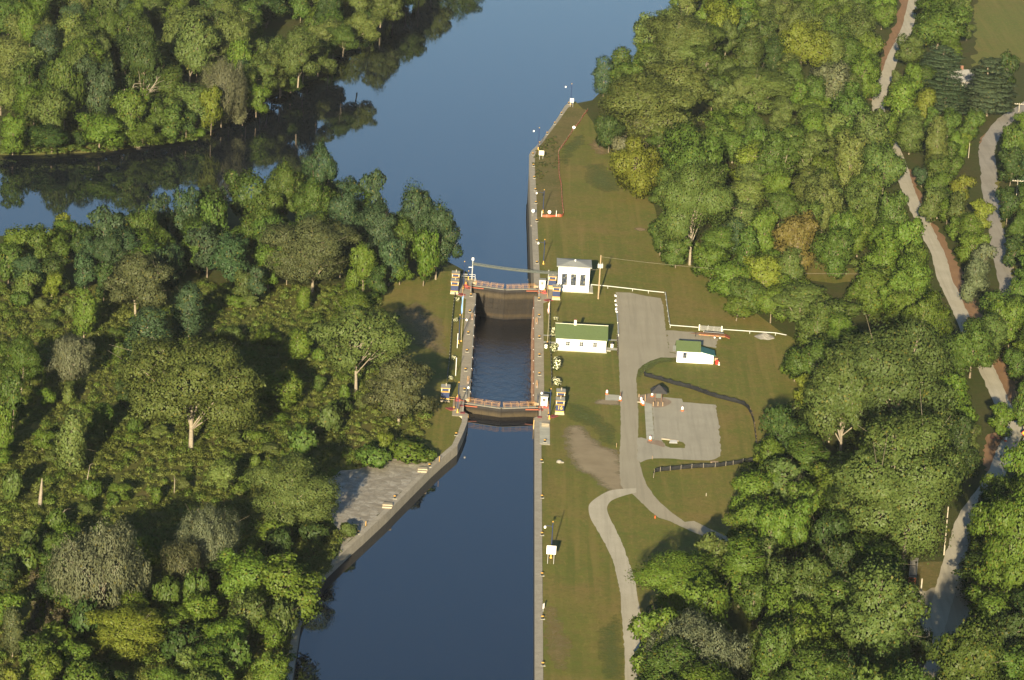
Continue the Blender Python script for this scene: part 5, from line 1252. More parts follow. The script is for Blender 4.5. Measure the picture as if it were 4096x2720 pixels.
HAND = '''
1470 312 455 150 y R bright yellow-green round tree with forked trunk at lawn edge
1590 288 480 180 m R large leafy tree right behind the yellow-green lawn edge tree
1600 372 612 190 o K tall tree with long pale forked trunk at the lawn edge
1782 303 468 92 m K tall tree with bare pale trunk, left of three in the wood
1815 288 456 125 m K tall tree with forked pale trunks in the middle of the wood
1868 300 450 115 o K tall pale-trunked tree right of the forked trunks in the wood
1735 330 450 100 y R
1838 490 642 110 r R russet-tinged tree with orange-brown lower leaves in the wood
1763 585 700 108 y R clear yellow-green tree at the right lawn edge above the gate
1822 570 702 80 o T slender tree with white trunk beside the small clearing
1854 655 775 140 o K broad many-branched tree at the end of the guard rail
1935 688 780 104 m K tree with pale trunk right of the guard rail end
1690 600 690 110 b R
1640 560 650 90 b R
1720 640 735 90 m R
1560 545 618 70 m R
1700 680 740 85 b R
1780 660 745 95 b R
1830 640 735 110 b R
1525 500 590 75 m R
1560 460 560 90 m R
1655 520 600 80 m T
1690 500 590 75 u T
1880 780 905 130 m R mid green mound of a tree at the right lawn edge
1835 800 880 70 b R
1950 805 1068 205 o K huge tree with thick pale trunk beside the right lawn
2060 738 1085 330 o C giant broad crowned tree filling the right wood, farther of two
2100 962 1315 345 o K giant broad crowned tree above the thick trunk, nearer of two
2243 738 872 146 m R
2308 672 790 112 m R
2140 674 832 130 b R
2098 588 742 150 b R
2010 610 730 110 b R
1805 938 1092 120 d R
1777 1006 1132 92 b R
1742 1085 1205 110 b R
1750 1148 1292 112 b R bright green tree at the lawn edge near the lower silt fence
1840 1148 1292 82 b R
1842 1092 1192 52 g W small grey-green tree among the bright trees below the silt fence
1858 862 948 54 y R
1700 1180 1262 60 b R
1790 1190 1300 80 m R
1900 1180 1330 110 d R
1575 1275 1440 240 b C broad tree with yellow-flecked crown beside the gravel path
1711 1236 1400 122 b T bright green upright tree at the end of the drive
1846 1282 1482 165 o R dark olive dome-shaped tree in the lower right wood
1595 1412 1600 255 g W wide grey-green feathery tree beside the lower gravel path
2012 1298 1588 240 o C big open-limbed tree right of the dark olive dome
1630 1532 1700 235 b C
1840 1422 1592 150 b R
1866 1492 1690 180 m C
1760 1440 1560 110 m R
1740 1330 1440 90 m R
1775 1240 1350 75 o T
1950 1235 1370 110 b R
2252 1430 1720 214 m C big tree at the bottom right beside the shaded road
2279 1360 1500 125 b R bright green tree jutting over the shaded road junction
2347 1130 1430 206 b C large bright tree at the right edge above the shaded junction
2366 1022 1190 104 b R
2312 928 1012 62 b R
2366 880 1000 66 m R
2346 800 884 62 m R
2040 1480 1640 150 m R
2120 1440 1550 60 d S
1940 1500 1680 120 d R
2190 1490 1570 45 d S
1394 127 222 52 u T slim bluish tree at the water's edge, leftmost on the right bank
1433 105 195 52 m T
1497 170 345 280 p C very broad pale tree behind the orange fence, above the river
1558 136 265 165 p C
1626 104 212 92 m K tree with white forked trunk high in the right wood
1570 28 190 180 p C
1533 20 155 140 p R
1594 44 190 160 p C
1658 -4 132 112 y R
1406 262 352 68 d R dark green tree at the top of the lawn by the fence end
1482 254 345 95 n W brownish grey feathery tree above the yellow-green lawn tree
1430 310 355 45 g S
1753 155 260 195 p C
1728 64 190 72 o T
1785 80 170 62 d T
1851 44 172 132 y R yellow-crowned tree near the top of the right wood
1765 18 112 92 o R
1700 15 120 80 d R
1920 30 150 110 m R
1985 10 120 120 o R
1990 110 230 110 b R
1960 190 330 130 m R
1905 140 260 110 g R
2010 250 390 120 o R
2040 330 460 110 o R
1960 300 440 120 p R
1900 400 540 130 p R
1990 420 560 130 o R
2060 440 590 100 m R
1930 520 640 120 m R
2040 540 680 110 b R
2100 500 640 76 b R
2100 78 162 95 o R olive tree beside the far trail with a shadow on it
2167 -5 112 175 m R
2172 105 195 115 v P spreading pine left of the hidden house roof
2282 134 268 118 v P biggest dark pine, right of the hidden house roof
2182 158 272 112 v P pine just below the hidden house roof
2085 178 285 90 b R
2136 200 295 50 y T
2100 264 356 66 o T tall tree with two white trunks beside the far trail
2162 262 405 58 p T
2321 117 235 62 d R
2226 304 352 38 y R
2340 285 392 60 m R
2240 250 330 60 m R
2127 382 432 44 u R
2217 400 472 58 y R
2264 458 532 58 y R yellow-green tree leaning over the country road
2210 500 562 66 b R
2243 532 612 84 b R
2207 440 535 58 o R
2266 558 645 56 g R
2250 592 700 82 g R dark tree with white-specked leaves between trail and road
2290 690 780 60 m R
2150 430 520 60 o R
2170 360 440 60 m R
2333 336 432 64 d R
2325 430 520 60 d R
2340 540 620 60 d R
2345 640 720 60 m R
488 195 308 52 y R bright yellow-green tree on the river point
513 132 290 112 g W grey-green feathery tree leaning over the river point
560 240 285 48 g S
620 110 235 95 o C
690 60 200 110 o C
760 40 150 100 p C
830 22 110 96 p C
560 90 230 80 b R
650 150 220 70 b R
700 115 186 50 g R
440 30 210 130 p C
520 30 190 110 p C
330 60 260 120 d C
150 130 300 90 m R
110 150 270 120 d R
100 160 255 60 y R
210 130 290 110 u R
300 200 330 90 b R
230 260 345 110 b R
330 280 335 90 b R
400 240 325 70 m R
60 140 280 80 m R
30 260 355 80 b R
120 290 352 110 d R
430 250 318 60 d R
570 150 264 84 m C
602 128 244 92 o C
648 105 224 92 m C
592 190 268 62 b R
792 52 132 84 m C
735 88 174 82 o R
672 128 212 76 m R
700 74 192 92 m C
770 20 138 84 m C
880 -60 62 100 o C
940 -110 5 100 m C
1000 -165 -46 100 o C
1070 -225 -100 100 m C
1150 -270 -150 100 m C
910 -90 30 80 m C
970 -140 -22 80 d C
2092 1530 1800 165 m C
2010 1530 1790 130 m R
724 498 678 228 n C wide olive-brown tree standing alone in the island wood
315 577 733 174 n C wide brownish grey tree at the edge of the island scrub
436 650 790 82 u T bluish green upright tree in the scrub, right of a darker twin
339 708 845 108 u T bluish green broad tree in the scrub, left of its taller twin
195 664 780 60 b T bright green slender tree on the left of the island scrub
533 540 655 104 u R
816 666 735 78 b T bright green tree behind the pale spreading island tree
826 711 905 218 p K pale spreading tree casting its shadow on the left lawn
923 822 980 182 n C olive-brown open-limbed tree beside the left cabin
445 785 1037 340 p K great pale tree with two white trunks in the island scrub
162 947 1092 78 p T pale slender tree left of the great two-trunked tree
165 772 892 134 g W grey-green feathery tree near the left edge of the island
50 768 910 114 m C
640 858 948 112 b R green thicket right of the great two-trunked tree
700 660 716 36 b T
120 624 692 46 y R
923 590 657 68 b R bright green round tree behind the left lawn
40 516 605 88 b R
147 491 572 62 y R
336 478 622 112 m C
245 474 625 90 u R
738 326 505 86 u C tallest tree on the island, standing against the river
570 394 525 112 m R
655 372 530 95 m C
860 388 540 62 u R
950 424 602 112 u C
1010 468 645 122 u C tree overhanging the lower pool at the island end
980 520 660 70 b R
430 430 565 92 u R
370 444 570 80 u R
720 408 560 100 m C
800 440 590 90 u C
870 470 620 90 u C
500 450 590 80 m R
600 470 600 90 m R
480 520 640 90 u R
300 500 610 70 m R
90 520 620 80 m R
200 520 625 80 d R
20 560 660 70 m R
400 560 660 80 u R
620 560 670 80 b R
840 560 680 80 b R
900 540 660 70 u R
590 610 700 60 u R
870 610 690 60 d R
560 620 700 55 o R
60 620 700 60 o R
240 600 700 50 d R
239 1198 1434 252 g W great grey-green feathery tree in the lower left scrub
478 1165 1314 172 g W grey-green tree with dead twigs in the lower left scrub
424 1242 1375 132 n W
670 1053 1232 224 p C bright pale open tree beside the stone apron
566 1274 1405 150 b R
662 1282 1432 186 b R broad bright green tree leaning over the near canal
290 1398 1516 176 y C yellow-tinged open tree in the lower left corner wood
300 1356 1452 130 b R
458 1362 1455 92 b R
574 1370 1485 96 o R
632 1422 1502 72 b R
513 1428 1515 112 b R
430 1494 1575 76 p R
622 1504 1625 118 b R bright green tree over the canal wall at the bottom
470 1542 1645 102 o R
205 1524 1645 116 b R
92 1470 1565 92 m R
24 1538 1640 55 y R
30 1400 1516 50 n T grey vine-covered slender tree at the lower left edge
629 1196 1262 78 b R
655 1215 1290 90 d S
720 1200 1250 80 d S
506 1060 1142 78 p R
892 994 1052 46 y S
930 1012 1062 120 b S bright green thicket at the top of the stone apron
985 1032 1062 50 b S bright green bush at the corner of the stone apron
860 1025 1075 90 m S
800 1205 1240 50 o S small olive shrub at the near corner of the stone apron
30 860 1000 60 m R
10 930 1060 60 b R
40 1080 1160 70 o S
230 930 1010 60 m S
290 870 940 55 d S
560 900 970 60 o S
600 758 802 46 b R
540 748 795 56 o R
690 760 835 60 b T
350 900 960 60 o S
760 930 1000 70 o S
700 980 1050 80 m S
60 1220 1290 60 o S
130 1170 1230 60 m S
'''
EXTRA = []
for ln in HAND.strip().split('\n'):
    f = ln.split(' ', 6)
    x, top, base, w = (float(k) for k in f[:4])
    far = base < 356 and x < 1200 and (x < 480 or base < 335-(x-480)*.70+12)
    ptree(x, top, base, w, f[4], KIND[f[5]], f[6] if len(f) > 6 else None, FARZ if far else 0.0)
# the rest of the woods
def inpoly(p, poly):
    c = False; n = len(poly)
    for i in range(n):
        a, b = poly[i], poly[(i+1) % n]
        if (a[1] > p[1]) != (b[1] > p[1]) and p[0] < (b[0]-a[0])*(p[1]-a[1])/(b[1]-a[1])+a[0]: c = not c
    return c
W2 = lambda z, pts: [(a*.57642, b*.57642) for a, b in (z(*p) for p in pts)]
OPEN = [[(1320, 240), (1352, 258), (1372, 330), (1405, 380), (1440, 440), (1500, 470), (1505, 540), (1560, 600), (1640, 660), (1720, 740), (1790, 772), (1825, 800), (1835, 900), (1740, 985), (1738, 1060), (1700, 1120), (1690, 1210), (1500, 1290), (1462, 1390), (1470, 1568), (1230, 1568), (1075, 960), (1040, 655), (1060, 600), (1225, 480), (1225, 340)],
        [(1085, -30), (1490, -30), (1390, 140), (1370, 190), (1350, 255), (1225, 345), (1222, 620), (1075, 600), (1065, 510), (960, 410), (860, 385), (800, 400), (780, 370), (690, 380), (560, 385), (500, 320), (560, 300), (640, 260), (760, 210), (900, 110)],
        [(0, 365), (410, 338), (520, 312), (640, 330), (560, 385), (450, 435), (330, 470), (90, 490), (0, 508)],
        W2(ZL, [(840, -80), (950, -80), (930, 60), (860, 360), (740, 620), (600, 980), (590, 1200), (520, 1100), (470, 990), (560, 840), (640, 600), (740, 270), (800, 200)]),
        W2(ZM, [(840, 400), (900, 470), (1090, 870), (1240, 1120), (1440, 1560), (1220, 1568), (1160, 1300), (1080, 1130), (1040, 1000), (940, 760), (850, 600)]),
        W2(ZN, [(1170, 0), (1380, 0), (1560, 420), (1500, 490), (1390, 470), (1340, 250), (1210, 120)]),
        W2(ZN, [(1640, 960), (1860, 960), (1980, 1200), (2060, 1500), (1920, 1380), (1720, 1260), (1650, 1080)]),
        W2(ZO, [(1720, 240), (1850, 200), (1920, 150), (2060, 100), (2080, 300), (2000, 330), (1900, 480), (1780, 650), (1660, 620), (1680, 480)]),
        W2(ZQ, [(1000, 300), (1330, 80), (1480, 160), (1480, 350), (1550, 560), (1500, 970), (1250, 1040), (1250, 1568), (1000, 1568), (1000, 1060), (920, 600)]),
        W2(ZM, [(1600, 180), (1700, 0), (1800, 0), (1780, 200), (1840, 700), (1950, 1300), (2000, 1568), (1800, 1568), (1700, 900), (1640, 500)]),
        W2(ZL, [(1640, 1500), (1750, 1380), (2080, 1110), (2080, 1160), (1900, 1280), (1800, 1430), (1760, 1568), (1640, 1568)]),
        W2(ZL, [(1650, -90), (2080, -90), (2080, 560), (1850, 540), (1580, 600), (1590, 400), (1550, 170)]),
        W2(ZT, [(830, 100), (1000, 110), (1380, 200), (1380, 330), (1000, 330), (840, 300)]),
        W2(ZL, [(1340, 830), (1430, 720), (1530, 730), (1540, 830), (1460, 880)]),
        [(880, 660), (1040, 655), (1043, 880), (1000, 860), (935, 800), (865, 735)], [(985, 1010), (1070, 950), (1075, 985), (1010, 1045)], [(770, 1120), (880, 1060), (1000, 1060), (830, 1225), (790, 1215)],
        [(1070, 980), (1235, 980), (1235, 1568), (700, 1568), (760, 1400), (1010, 1080)], [(150, 1070), (80, 1070), (80, 1175), (150, 1175)], [(255, 170), (360, 175), (350, 205), (300, 290), (250, 292)]]
def clear(b, Rr, H):
    for f, g in ((0, 1), (0, .6), (-.85, .6), (.85, .6), (0, .25), (-.6, .9), (.6, .9), (-.6, .3), (.6, .3)):
        u = PX(b+Vector((Rr*f, 0, H*g))); u = (u[0]*.57642, u[1]*.57642)
        for pl in OPEN:
            if inpoly(u, pl): return False
    return True
def fill(poly, z, n, sp, hr, rr_, tones, kinds, seed, tries=6000):
    """trees between the surveyed ones; poly is the wood's outline in survey coordinates"""
    rg = random.Random(seed); ground = [B(ZW(*p), z) for p in poly]
    xs = [p.x for p in ground]; ys = [p.y for p in ground]; gp = [(p.x, p.y) for p in ground]; k = 0
    for _ in range(tries):
        if k >= n: break
        b = Vector((rg.uniform(min(xs), max(xs)), rg.uniform(min(ys), max(ys)), z))
        if not inpoly((b.x, b.y), gp): continue
        Rr = rg.uniform(*rr_); H = rg.uniform(*hr)
        if any((b.xy-t['pos'].xy).length < sp*.5+.55*min(t['R'], 7) for t in TREES): continue
        if not clear(b, Rr, H): continue
        plant(b, Rr, H, rg.choice(kinds), rg.choice(tones)); k += 1
    return k
kk = ['round', 'round', 'round', 'cotton', 'tall']
NF = [fill([(0, -30), (990, -50), (925, 10), (870, 60), (825, 105), (755, 140), (730, 178), (620, 228), (535, 272), (460, 318), (0, 352)], FARZ, 130, 5.0, (11, 18), (4.2, 7), 'dmmobupp', kk, 1),
      fill([(0, 560), (300, 540), (480, 500), (640, 490), (780, 480), (900, 540), (1010, 600), (900, 650), (700, 670), (480, 680), (200, 690), (0, 690)], 0, 45, 4.0, (8, 13), (3.2, 5), 'ummudb', kk, 2),
      fill([(1420, 200), (1560, 20), (1600, -40), (2070, -40), (2050, 120), (2010, 250), (2030, 330), (2090, 440), (2140, 560), (2190, 690), (2100, 760), (1960, 700), (1840, 690), (1640, 610), (1540, 540), (1540, 440), (1490, 380), (1420, 330)], 0, 190, 4.6, (8, 14), (3.4, 5.6), 'mmobppbm', kk, 3, 9000),
      fill([(2110, -40), (2240, -40), (2240, 170), (2200, 420), (2250, 640), (2270, 700), (2180, 560), (2120, 420), (2050, 260), (2060, 120)], 0, 45, 3.8, (5.5, 10), (2.4, 4.2), 'mmobbp', kk, 4),
      fill([(2290, 290), (2361, 260), (2420, 500), (2440, 900), (2330, 780), (2320, 600)], 0, 30, 4.0, (6, 10), (2.8, 4.4), 'dmmub', kk, 5),
      fill([(1880, 780), (2200, 740), (2290, 800), (2300, 900), (2250, 1050), (2200, 1150), (2080, 1320), (2050, 1450), (2000, 1620), (1500, 1640), (1520, 1420), (1760, 1300), (1760, 1120), (1860, 930)], 0, 60, 5.2, (8, 14), (3.6, 5.5), 'mbbdo', kk, 6),
      fill([(2270, 780), (2420, 760), (2440, 1650), (2200, 1650), (2230, 1450), (2300, 1150), (2330, 1000)], 0, 30, 5.0, (8, 13), (3.6, 5.5), 'mbbd', kk, 7),
      fill([(0, 1280), (170, 1280), (520, 1340), (650, 1320), (690, 1480), (650, 1640), (0, 1640)], 0, 34, 4.2, (4.5, 8), (2.6, 4), 'bbmod', ['round', 'round', 'shrub'], 8),
      fill([(0, 690), (480, 690), (860, 700), (870, 960), (760, 1070), (560, 1200), (200, 1220), (0, 1240)], 0, 62, 3.0, (2.0, 4.4), (1.5, 2.6), 'bbmopm', ['shrub', 'round'], 9),
      fill([(1480, 440), (1530, 560), (1660, 640), (1800, 740), (1850, 810), (1830, 910), (1760, 1000), (1720, 1130), (1760, 1300), (1900, 1250), (1900, 900), (1950, 800), (1800, 690), (1620, 560), (1540, 440)], 0, 60, 2.6, (1.8, 3.6), (1.6, 2.6), 'bbmmy', ['shrub'], 10),
      fill([(885, -10), (925, 0), (1000, -60), (1090, -125), (1200, -190), (1330, -250), (1300, -280), (1150, -225), (1000, -140), (900, -60)], FARZ, 34, 3.0, (13, 17), (4.5, 6.5), 'dmo', ['round', 'round', 'cotton'], 12),
      fill([(0, 350), (460, 320), (540, 276), (700, 190), (860, 64), (850, 40), (680, 160), (520, 250), (440, 300), (0, 330)], FARZ, 45, 2.6, (2, 4.5), (1.8, 3), 'bbmmd', ['shrub'], 11)]
# ------------------------------------------------------------------ ground cover
def cover(name, poly, z, dens, size, rlo, rhi, hmul, label, colr, seed, m='weeds', keepout=()):
    rng = np.random.default_rng(seed); g_ = [B(ZW(*p), z) for p in poly]; gp = [(p.x, p.y) for p in g_]
    xs = [p[0] for p in gp]; ys = [p[1] for p in gp]; n = int((max(xs)-min(xs))*(max(ys)-min(ys))*dens); L = []
    for x, y in zip(rng.uniform(min(xs), max(xs), n), rng.uniform(min(ys), max(ys), n)):
        if not inpoly((x, y), gp): continue
        if any(inpoly((x, y), k) for k in keepout): continue
        f = .5+.5*math.sin(x*.13+1.3*math.sin(y*.06))*math.sin(y*.045+x*.02)
        r = rlo+(rhi-rlo)*rng.random()**2*(.45+.9*f)
        L.append([x, y, z+r*hmul*.2, r, r*1.25, r*hmul])
    out = []
    for c in L:
        r = c[3:]; k = max(8, int(6.5*r[0]*r[1]*(.5+r[2]/r[0])/(size*size)))
        d = rng.normal(size=(k, 3)); d[:, 2] = np.abs(d[:, 2]); d /= np.linalg.norm(d, axis=1, keepdims=True)
        P = np.array(c[:3])+d*np.array(r)*(1+rng.normal(0, .16, (k, 1))); N_ = d+rng.normal(0, .45, (k, 3))+np.array([0, -.2, .2]); N_ /= np.linalg.norm(N_, axis=1, keepdims=True)
        S_ = d+rng.normal(0, .25, (k, 3)); S_ /= np.linalg.norm(S_, axis=1, keepdims=True); S_ = np.where((S_*N_).sum(1, keepdims=True) > .15, S_, N_)
        out.append(cards(P, N_, size, rng, .8, .2, S_))
    V_ = np.concatenate(out); o = bpy.data.objects.new(name, npmesh(name, V_, quads(V_), m)); COL.objects.link(o); o.color = (*colr, 1)
    return tag(o, label, 'undergrowth', None, 'stuff'), len(V_)//4
apr = [(p[0], p[1]) for p in PL(ZJ, [(420, 720), (460, 520), (590, 415), (760, 398), (880, 355), (1000, 296), (1280, 290), (1440, 345), (1400, 420), (700, 1040), (640, 1080)])]
ll = [(p[0], p[1]) for p in PL(ZW, [(878, 655), (1100, 640), (1085, 985), (1010, 1055), (965, 1025), (1000, 950), (960, 870), (868, 745)])]
ISL = [(-40, 660), (870, 660), (880, 720), (900, 850), (1000, 950), (965, 1030), (880, 1050), (770, 1110), (800, 1230), (740, 1330), (690, 1420), (660, 1590), (-40, 1600)]
sheet('scrub_ground', [B(ZW(*p)) for p in [(-60, 655), (865, 655), (868, 745), (958, 870), (1000, 950), (962, 1030), (940, 1050), (770, 1105), (760, 1200), (800, 1235), (735, 1330), (680, 1430), (655, 1600), (-60, 1620)]], .012, 'scrub')
c1 = cover('undergrowth', ISL, 0, .42, .28, .35, 1.4, .7, 'olive and brown weedy scrub covering the island between its trees', (.118, .145, .030), 21, 'weeds', (apr, ll))
c2 = cover('undergrowth', ISL, 0, .07, .28, .4, 1.6, 1.0, 'patches of fresher green weeds scattered through the island scrub', (.098, .150, .023), 22, 'weeds', (apr, ll))
c3 = cover('reeds', [(70, 1330), (170, 1300), (215, 1390), (150, 1490), (60, 1500)], 0, .8, .30, .3, .8, 2.6, 'tall greyish seed-headed reeds in the lower left corner', (.09, .08, .042), 23)
c4 = cover('undergrowth', [(1470, 420), (1640, 610), (1850, 770), (1860, 900), (1730, 1060), (1700, 1230), (1800, 1300), (2050, 1300), (2080, 1000), (2190, 760), (2060, 420), (1980, 200), (1660, 100), (1450, 230)], 0, .022, .5, .8, 2.2, .8, 'green undergrowth below the trees of the right wood', (.068, .100, .018), 24)
c5 = cover('weeds', W2(Z3, [(230, 800), (330, 690), (480, 640), (520, 740), (470, 820), (490, 920), (440, 1000), (300, 1080), (250, 1180), (220, 950)]), 0, .35, .3, .25, .75, .9, 'green weeds growing behind the bend of the far wall', (.07, .085, .024), 25)
c7 = cover('undergrowth', [(0, 356), (240, 350), (410, 329), (464, 321), (460, 312), (400, 318), (240, 338), (0, 344)], FARZ, .5, .4, .5, 1.6, 1.0, 'fresh green thicket along the foot of the far river bank', (.068, .105, .017), 27)
c6 = cover('undergrowth', [(0, 346), (470, 312), (690, 184), (860, 60), (870, 20), (640, 150), (440, 260), (0, 280)], FARZ, .10, .5, .8, 2.0, .9, 'leafy undergrowth along the far river bank', (.055, .085, .016), 26)
# ------------------------------------------------------------------ flowering bushes, dead wood
HYD = {}
def hydrangea(p, w, h, label, i):
    b = B(p); key = 0 if w < 1.3 else 1
    if key not in HYD:
        rng = np.random.default_rng(300+key); Rr, H = (1.0, 1.2) if key == 0 else (1.6, 2.3); L = lumps('shrub', Rr, H, rng)
        a = lobecards(L, .22, 1.4, rng, .5, .8, 0, .05); f = lobecards([[c[0], c[1], c[2]+.05, c[3]*1.06, c[4]*1.06, c[5]*1.08] for c in L], .30, .50, rng, .35, .9, 0, H*.2)
        HYD[key] = (Rr, H, npmesh('foliage', a, quads(a), 'leaf'), npmesh('blossom', f, quads(f), 'flower'))
    Rr, H, a, f = HYD[key]
    t = empty('flowering_bush', (b.x, b.y, .01), label, 'flowering bush', 'white flowering bushes beside the lock', i*1.7); t.scale = (w/2/Rr, w/2/Rr, h/H)
    for n_, me_ in (('foliage', a), ('blossom', f)):
        o = bpy.data.objects.new(n_, me_); COL.objects.link(o); o.parent = t; o.color = (.06, .085, .02, 1)
for i, (p, w, h, l) in enumerate(((Z1(1484, 948), 1.7, 1.1, 'small white flowering bush behind the left end of the long building'), (Z1(1460, 1142), 2.2, 2.7, 'tall white flowering bush against the long building corner'), (Z1(1476, 1322), 2.4, 2.7, 'loose white flowering bush in front of the long building corner'),
        (Z1(1494, 1512), 3.3, 3.2, 'largest round white flowering bush on the right lawn'), (Z2(1490, 415), 2.6, 2.2, 'white flowering bush nearest number 16'), (Z1(374, 735), 1.8, 1.2, 'white flowering bush farthest along the left lawn'),
        (Z1(357, 968), 1.6, 1.2, 'white flowering bush on the left lawn, second from the far gate'), (Z1(322, 1395), 1.6, 1.1, 'white flowering bush on the left lawn beside a slim white post'), (Z2(290, 345), 1.5, 1.1, 'pale flowering bush on the left lawn in shade, nearest the near gate'))):
    hydrangea(p, w, h, l, i)
def dead(b, tips, r0, label, seed, name='dead_tree', twigs=5):
    rr = random.Random(seed); t = empty(name, b, label, 'dead tree', 'dead trees'); paths = []; fine = []
    for tp in tips:
        e = Vector(tp)-Vector(b); mid = e*.5+Vector((rr.gauss(0, .3), 0, rr.gauss(0, .3)))
        paths.append(([(0, 0, -.2), tuple(mid), tuple(e)], [r0, r0*.7, r0*.25], 7))
        for k in range(twigs):
            f = rr.uniform(.45, 1); s = mid.lerp(e, (f-.5)*2) if f > .5 else mid*f*2
            q_ = s+Vector((rr.uniform(-.2, 1.0), rr.uniform(-.6, .6), rr.uniform(-.1, .5)))*e.length*.28
            fine.append(([tuple(s), tuple(s.lerp(q_, .5)+Vector((0, 0, .3))), tuple(q_)], [r0*.28, r0*.16, r0*.05], 5))
    tubes(paths).build('trunk', 'barkpale', t, 0, True)
    if fine: tubes(fine).build('branches', 'barkpale', t, 0, True)
    return t
fz = B(ZG(775, 850), FARZ)
def at(p, y):
    """the point seen at p that stands at the distance y down the valley"""
    d = F_+R_*(p[0]-2048)/FPX-U_*(p[1]-1360)/FPX; k = (y-C_[1])/d[1]; v = C_+d*k; return Vector(v)
dead(fz, [at(ZG(840, 600), fz.y), at(ZG(905, 565), fz.y+1), at(ZG(880, 640), fz.y-1)], .34, 'leaning bare white dead tree on the far river bank, left of two', 1)
fz2 = B(ZG(830, 845), FARZ); dead(fz2, [at(ZG(1010, 565), fz2.y), at(ZG(1060, 540), fz2.y+1), at(ZG(1030, 600), fz2.y-1)], .34, 'bare white dead tree leaning right on the far river bank', 2, 'dead_tree', 9)
s0 = B(ZI(268, 382)); dead(s0, [at(ZI(284, 192), s0.y)], .42, 'thick pale branchless snag standing in the island scrub', 3, 'snag', 0)
s0 = B(ZI(582, 236)); dead(s0, [at(ZI(608, 96), s0.y)], .12, 'thin crooked dead stem in the scrub right of the thick snag', 4, 'dead_sapling', 2)
s0 = B(ZI(345, 560)); dead(s0, [at(ZI(440, 400), s0.y)], .12, 'thin leaning dead stem in the scrub below the thick snag', 5, 'dead_sapling', 2)
s0 = B(ZI(1150, 1000)); dead(s0, [at(ZI(1160, 850), s0.y), at(ZI(1135, 930), s0.y)], .2, 'pale dead trunks below the brownish grey feathery tree', 6, 'dead_tree', 1)
s0 = B(ZI(1400, 560)); dead(s0, [at(ZI(1415, 390), s0.y), at(ZI(1455, 430), s0.y), at(ZI(1380, 420), s0.y), at(ZI(1330, 400), s0.y)], .12, 'bundle of bare dead twigs above a grey-green tree', 7, 'dead_tree', 4)
s0 = B(ZI(1175, 290)); dead(s0, [at(ZI(1173, 175), s0.y)], .09, 'thin straight dead stem in the scrub left of the pale apron tree', 8, 'dead_sapling', 1)
s0 = B(ZG(920, 990), -7.2); t = empty('driftwood_log', s0, 'pale driftwood log lying at the far waterline', 'log', None, .15)
MB().tube([(0, 0, .1), (1.6, .2, .5), (3.6, .3, .35)], [.55, .5, .3], 8).build('trunk', 'barkpale', t, 0, True); MB().tube([(1.8, .2, .7), (2.6, .8, 1.2)], [.16, .06], 6).build('stub', 'barkpale', t)
# ------------------------------------------------------------------ labels that single out each tree
LM = [('the powerhouse', (1320, 640)), ('the tip of the far wall', (1318, 240)), ('the leaning dead trees', (310, 240)), ('the hidden house', (2220, 178)), ('the hay field', (2300, 60)), ('the small clearing', (1900, 625)),
      ('the green-roofed shed', (1605, 815)), ('the stone apron', (880, 1120)), ('the thick snag', (93, 1140)), ('the end of the drive', (1680, 1250)), ('the orange diamond sign', (2355, 995)), ('the gravel path bend', (1365, 1170)),
      ('the shaded junction', (2180, 1400)), ('the river point', (500, 310)), ('the far trail', (2030, 220)), ('the country road bend', (2260, 370)), ('the reeds', (130, 1400)), ('the left cabin', (1025, 905)), ('the upper silt fence', (1700, 930))]
SHORT = {'two-trunked': 'the two-trunked tree', 'bright yellow-green round tree with forked': 'the forked yellow-green tree', 'long pale forked': 'the pale forked lawn tree', 'biggest dark pine': 'the biggest pine', 'wide olive-brown tree standing': 'the wide olive-brown tree',
         'tallest tree on the island': 'the tallest island tree', 'nearer of two': 'the nearer giant tree', 'farther of two': 'the farther giant tree', 'dark olive dome': 'the dark olive dome', 'yellow-flecked': 'the yellow-flecked tree', 'russet': 'the russet-tinged tree', 'great grey-green': 'the great grey-green tree',
         'beside the stone apron': 'the bright apron tree', 'left of three in the wood': 'the bare-trunked tall tree', 'very broad pale': 'the very broad pale tree', 'wide brownish grey': 'the wide brownish tree', 'leaning over the near canal': 'the canal-side bright tree', 'wide grey-green feathery tree beside': 'the wide feathery tree', 'yellow-crowned': 'the yellow-crowned tree'}
for t in TREES:
    if t['label']:
        for k, v in SHORT.items():
            if k in t['label']: LM.append((v, t['px']))
used = {}
for t in TREES:
    if t['label']: t['o']['label'] = t['label']; t['o']['group'] = {'shrub': 'shrubs', 'pine': 'pines by the house'}.get(t['kind'], 'trees around the lock'); continue
    x, y = t['px']; ds = sorted((math.hypot(x-p[0], (y-p[1])*1.6), n, p) for n, p in LM)[:1][0]
    dx, dy = x-ds[2][0], (y-ds[2][1])*1.6
    w = ('right of' if dx > 0 else 'left of') if abs(dx) > abs(dy) else ('in front of' if dy > 0 else 'beyond')
    t['key'] = (t['kind'], t['tone'], w, ds[1]); t['d'] = ds[0]; used.setdefault(t['key'], []).append(t)
for k, v in used.items():
    v.sort(key=lambda t: t['d'])
    for i, t in enumerate(v):
        s = '%s %s %s %s' % (TWORD[k[1]], KWORD[k[0]], k[2], k[3])
        if len(v) > 1: s += ', '+(NTH[i] if i == 0 else NTH[i]+' nearest' if i < len(NTH) else 'farthest')+' to it'
        t['o']['label'] = s; t['o']['group'] = {'shrub': 'shrubs', 'pine': 'pines by the house'}.get(k[0], 'trees around the lock')
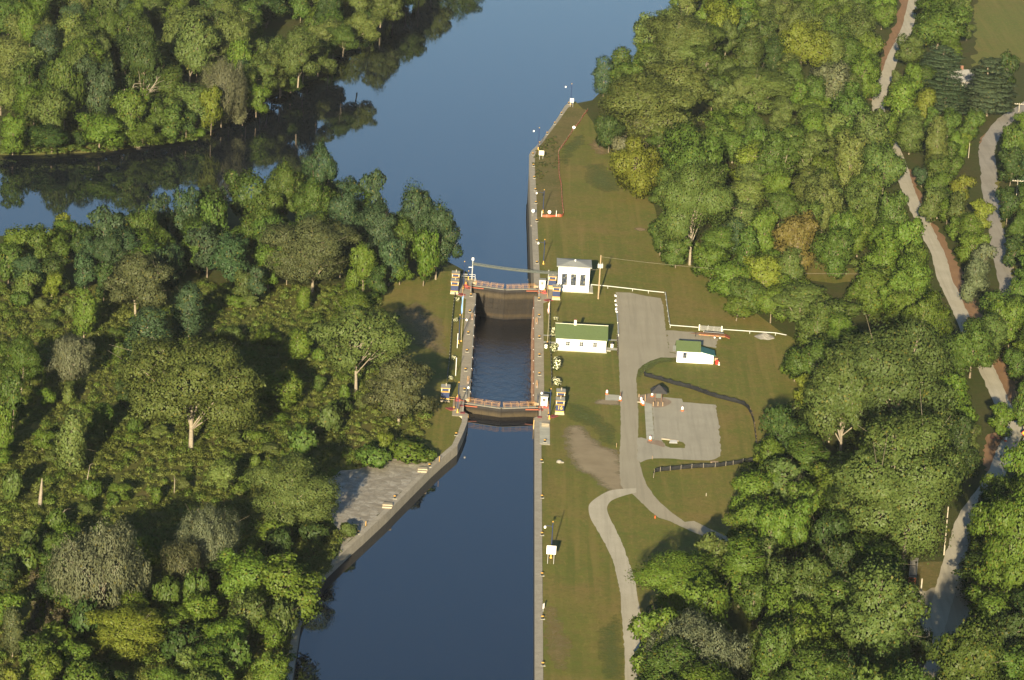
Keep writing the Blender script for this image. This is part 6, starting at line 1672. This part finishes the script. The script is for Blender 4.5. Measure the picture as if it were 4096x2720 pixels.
# ------------------------------------------------------------------ light
SUN_EL, SUN_AZ = R(13.8), R(5.4)
w = bpy.data.worlds.new('World'); SC.world = w; w.use_nodes = True
nt = w.node_tree; nt.nodes.clear(); sk = nt.nodes.new('ShaderNodeTexSky'); bg = nt.nodes.new('ShaderNodeBackground'); ou = nt.nodes.new('ShaderNodeOutputWorld')
sk.sky_type = 'NISHITA'; sk.sun_disc = False; sk.sun_elevation = SUN_EL; sk.sun_rotation = PI+SUN_AZ; sk.altitude = 200; sk.air_density = 1.0; sk.dust_density = .35; sk.ozone_density = 3.0
bg.inputs[1].default_value = .050
nt.links.new(sk.outputs[0], bg.inputs[0]); nt.links.new(bg.outputs[0], ou.inputs[0])
sl_ = bpy.data.lights.new('sun', 'SUN'); sl_.energy = 5.0; sl_.angle = R(.53); sl_.color = (1, .85, .58)
so_ = bpy.data.objects.new('sun', sl_); COL.objects.link(so_)
so_.rotation_euler = Vector((math.sin(SUN_AZ)*math.cos(SUN_EL), math.cos(SUN_AZ)*math.cos(SUN_EL), -math.sin(SUN_EL))).to_track_quat('-Z', 'Y').to_euler()
SC.view_settings.view_transform = 'Standard'; SC.view_settings.look = 'None'; SC.view_settings.gamma = 1; SC.view_settings.exposure = 1.50
SC.render.engine = 'CYCLES'; SC.cycles.max_bounces = 6; SC.cycles.diffuse_bounces = 3; SC.cycles.glossy_bounces = 3; SC.cycles.transparent_max_bounces = 8; SC.cycles.volume_bounces = 0
SC.cycles.use_denoising = True; SC.cycles.denoiser = 'OPENIMAGEDENOISE'; SC.cycles.denoising_input_passes = 'RGB_ALBEDO_NORMAL'; SC.cycles.denoising_prefilter = 'ACCURATE'; SC.cycles.caustics_reflective = False; SC.cycles.caustics_refractive = False

# ------------------------------------------------------------------ the air: a faint even haze
hz_ = MB().box((0, 900, 150), (3600, 3900, 320)); hm = NT('thin_haze'); pv = hm.n('ShaderNodeVolumePrincipled')
pv.inputs['Density'].default_value = .000018; pv.inputs['Color'].default_value = (.86, .92, 1, 1)
hm.l(pv.outputs[0], hm.out.inputs['Volume'])
ho = hz_.build('haze', hm.m); tag(ho, 'thin pale haze filling the air over the whole valley', 'haze', None, 'stuff')
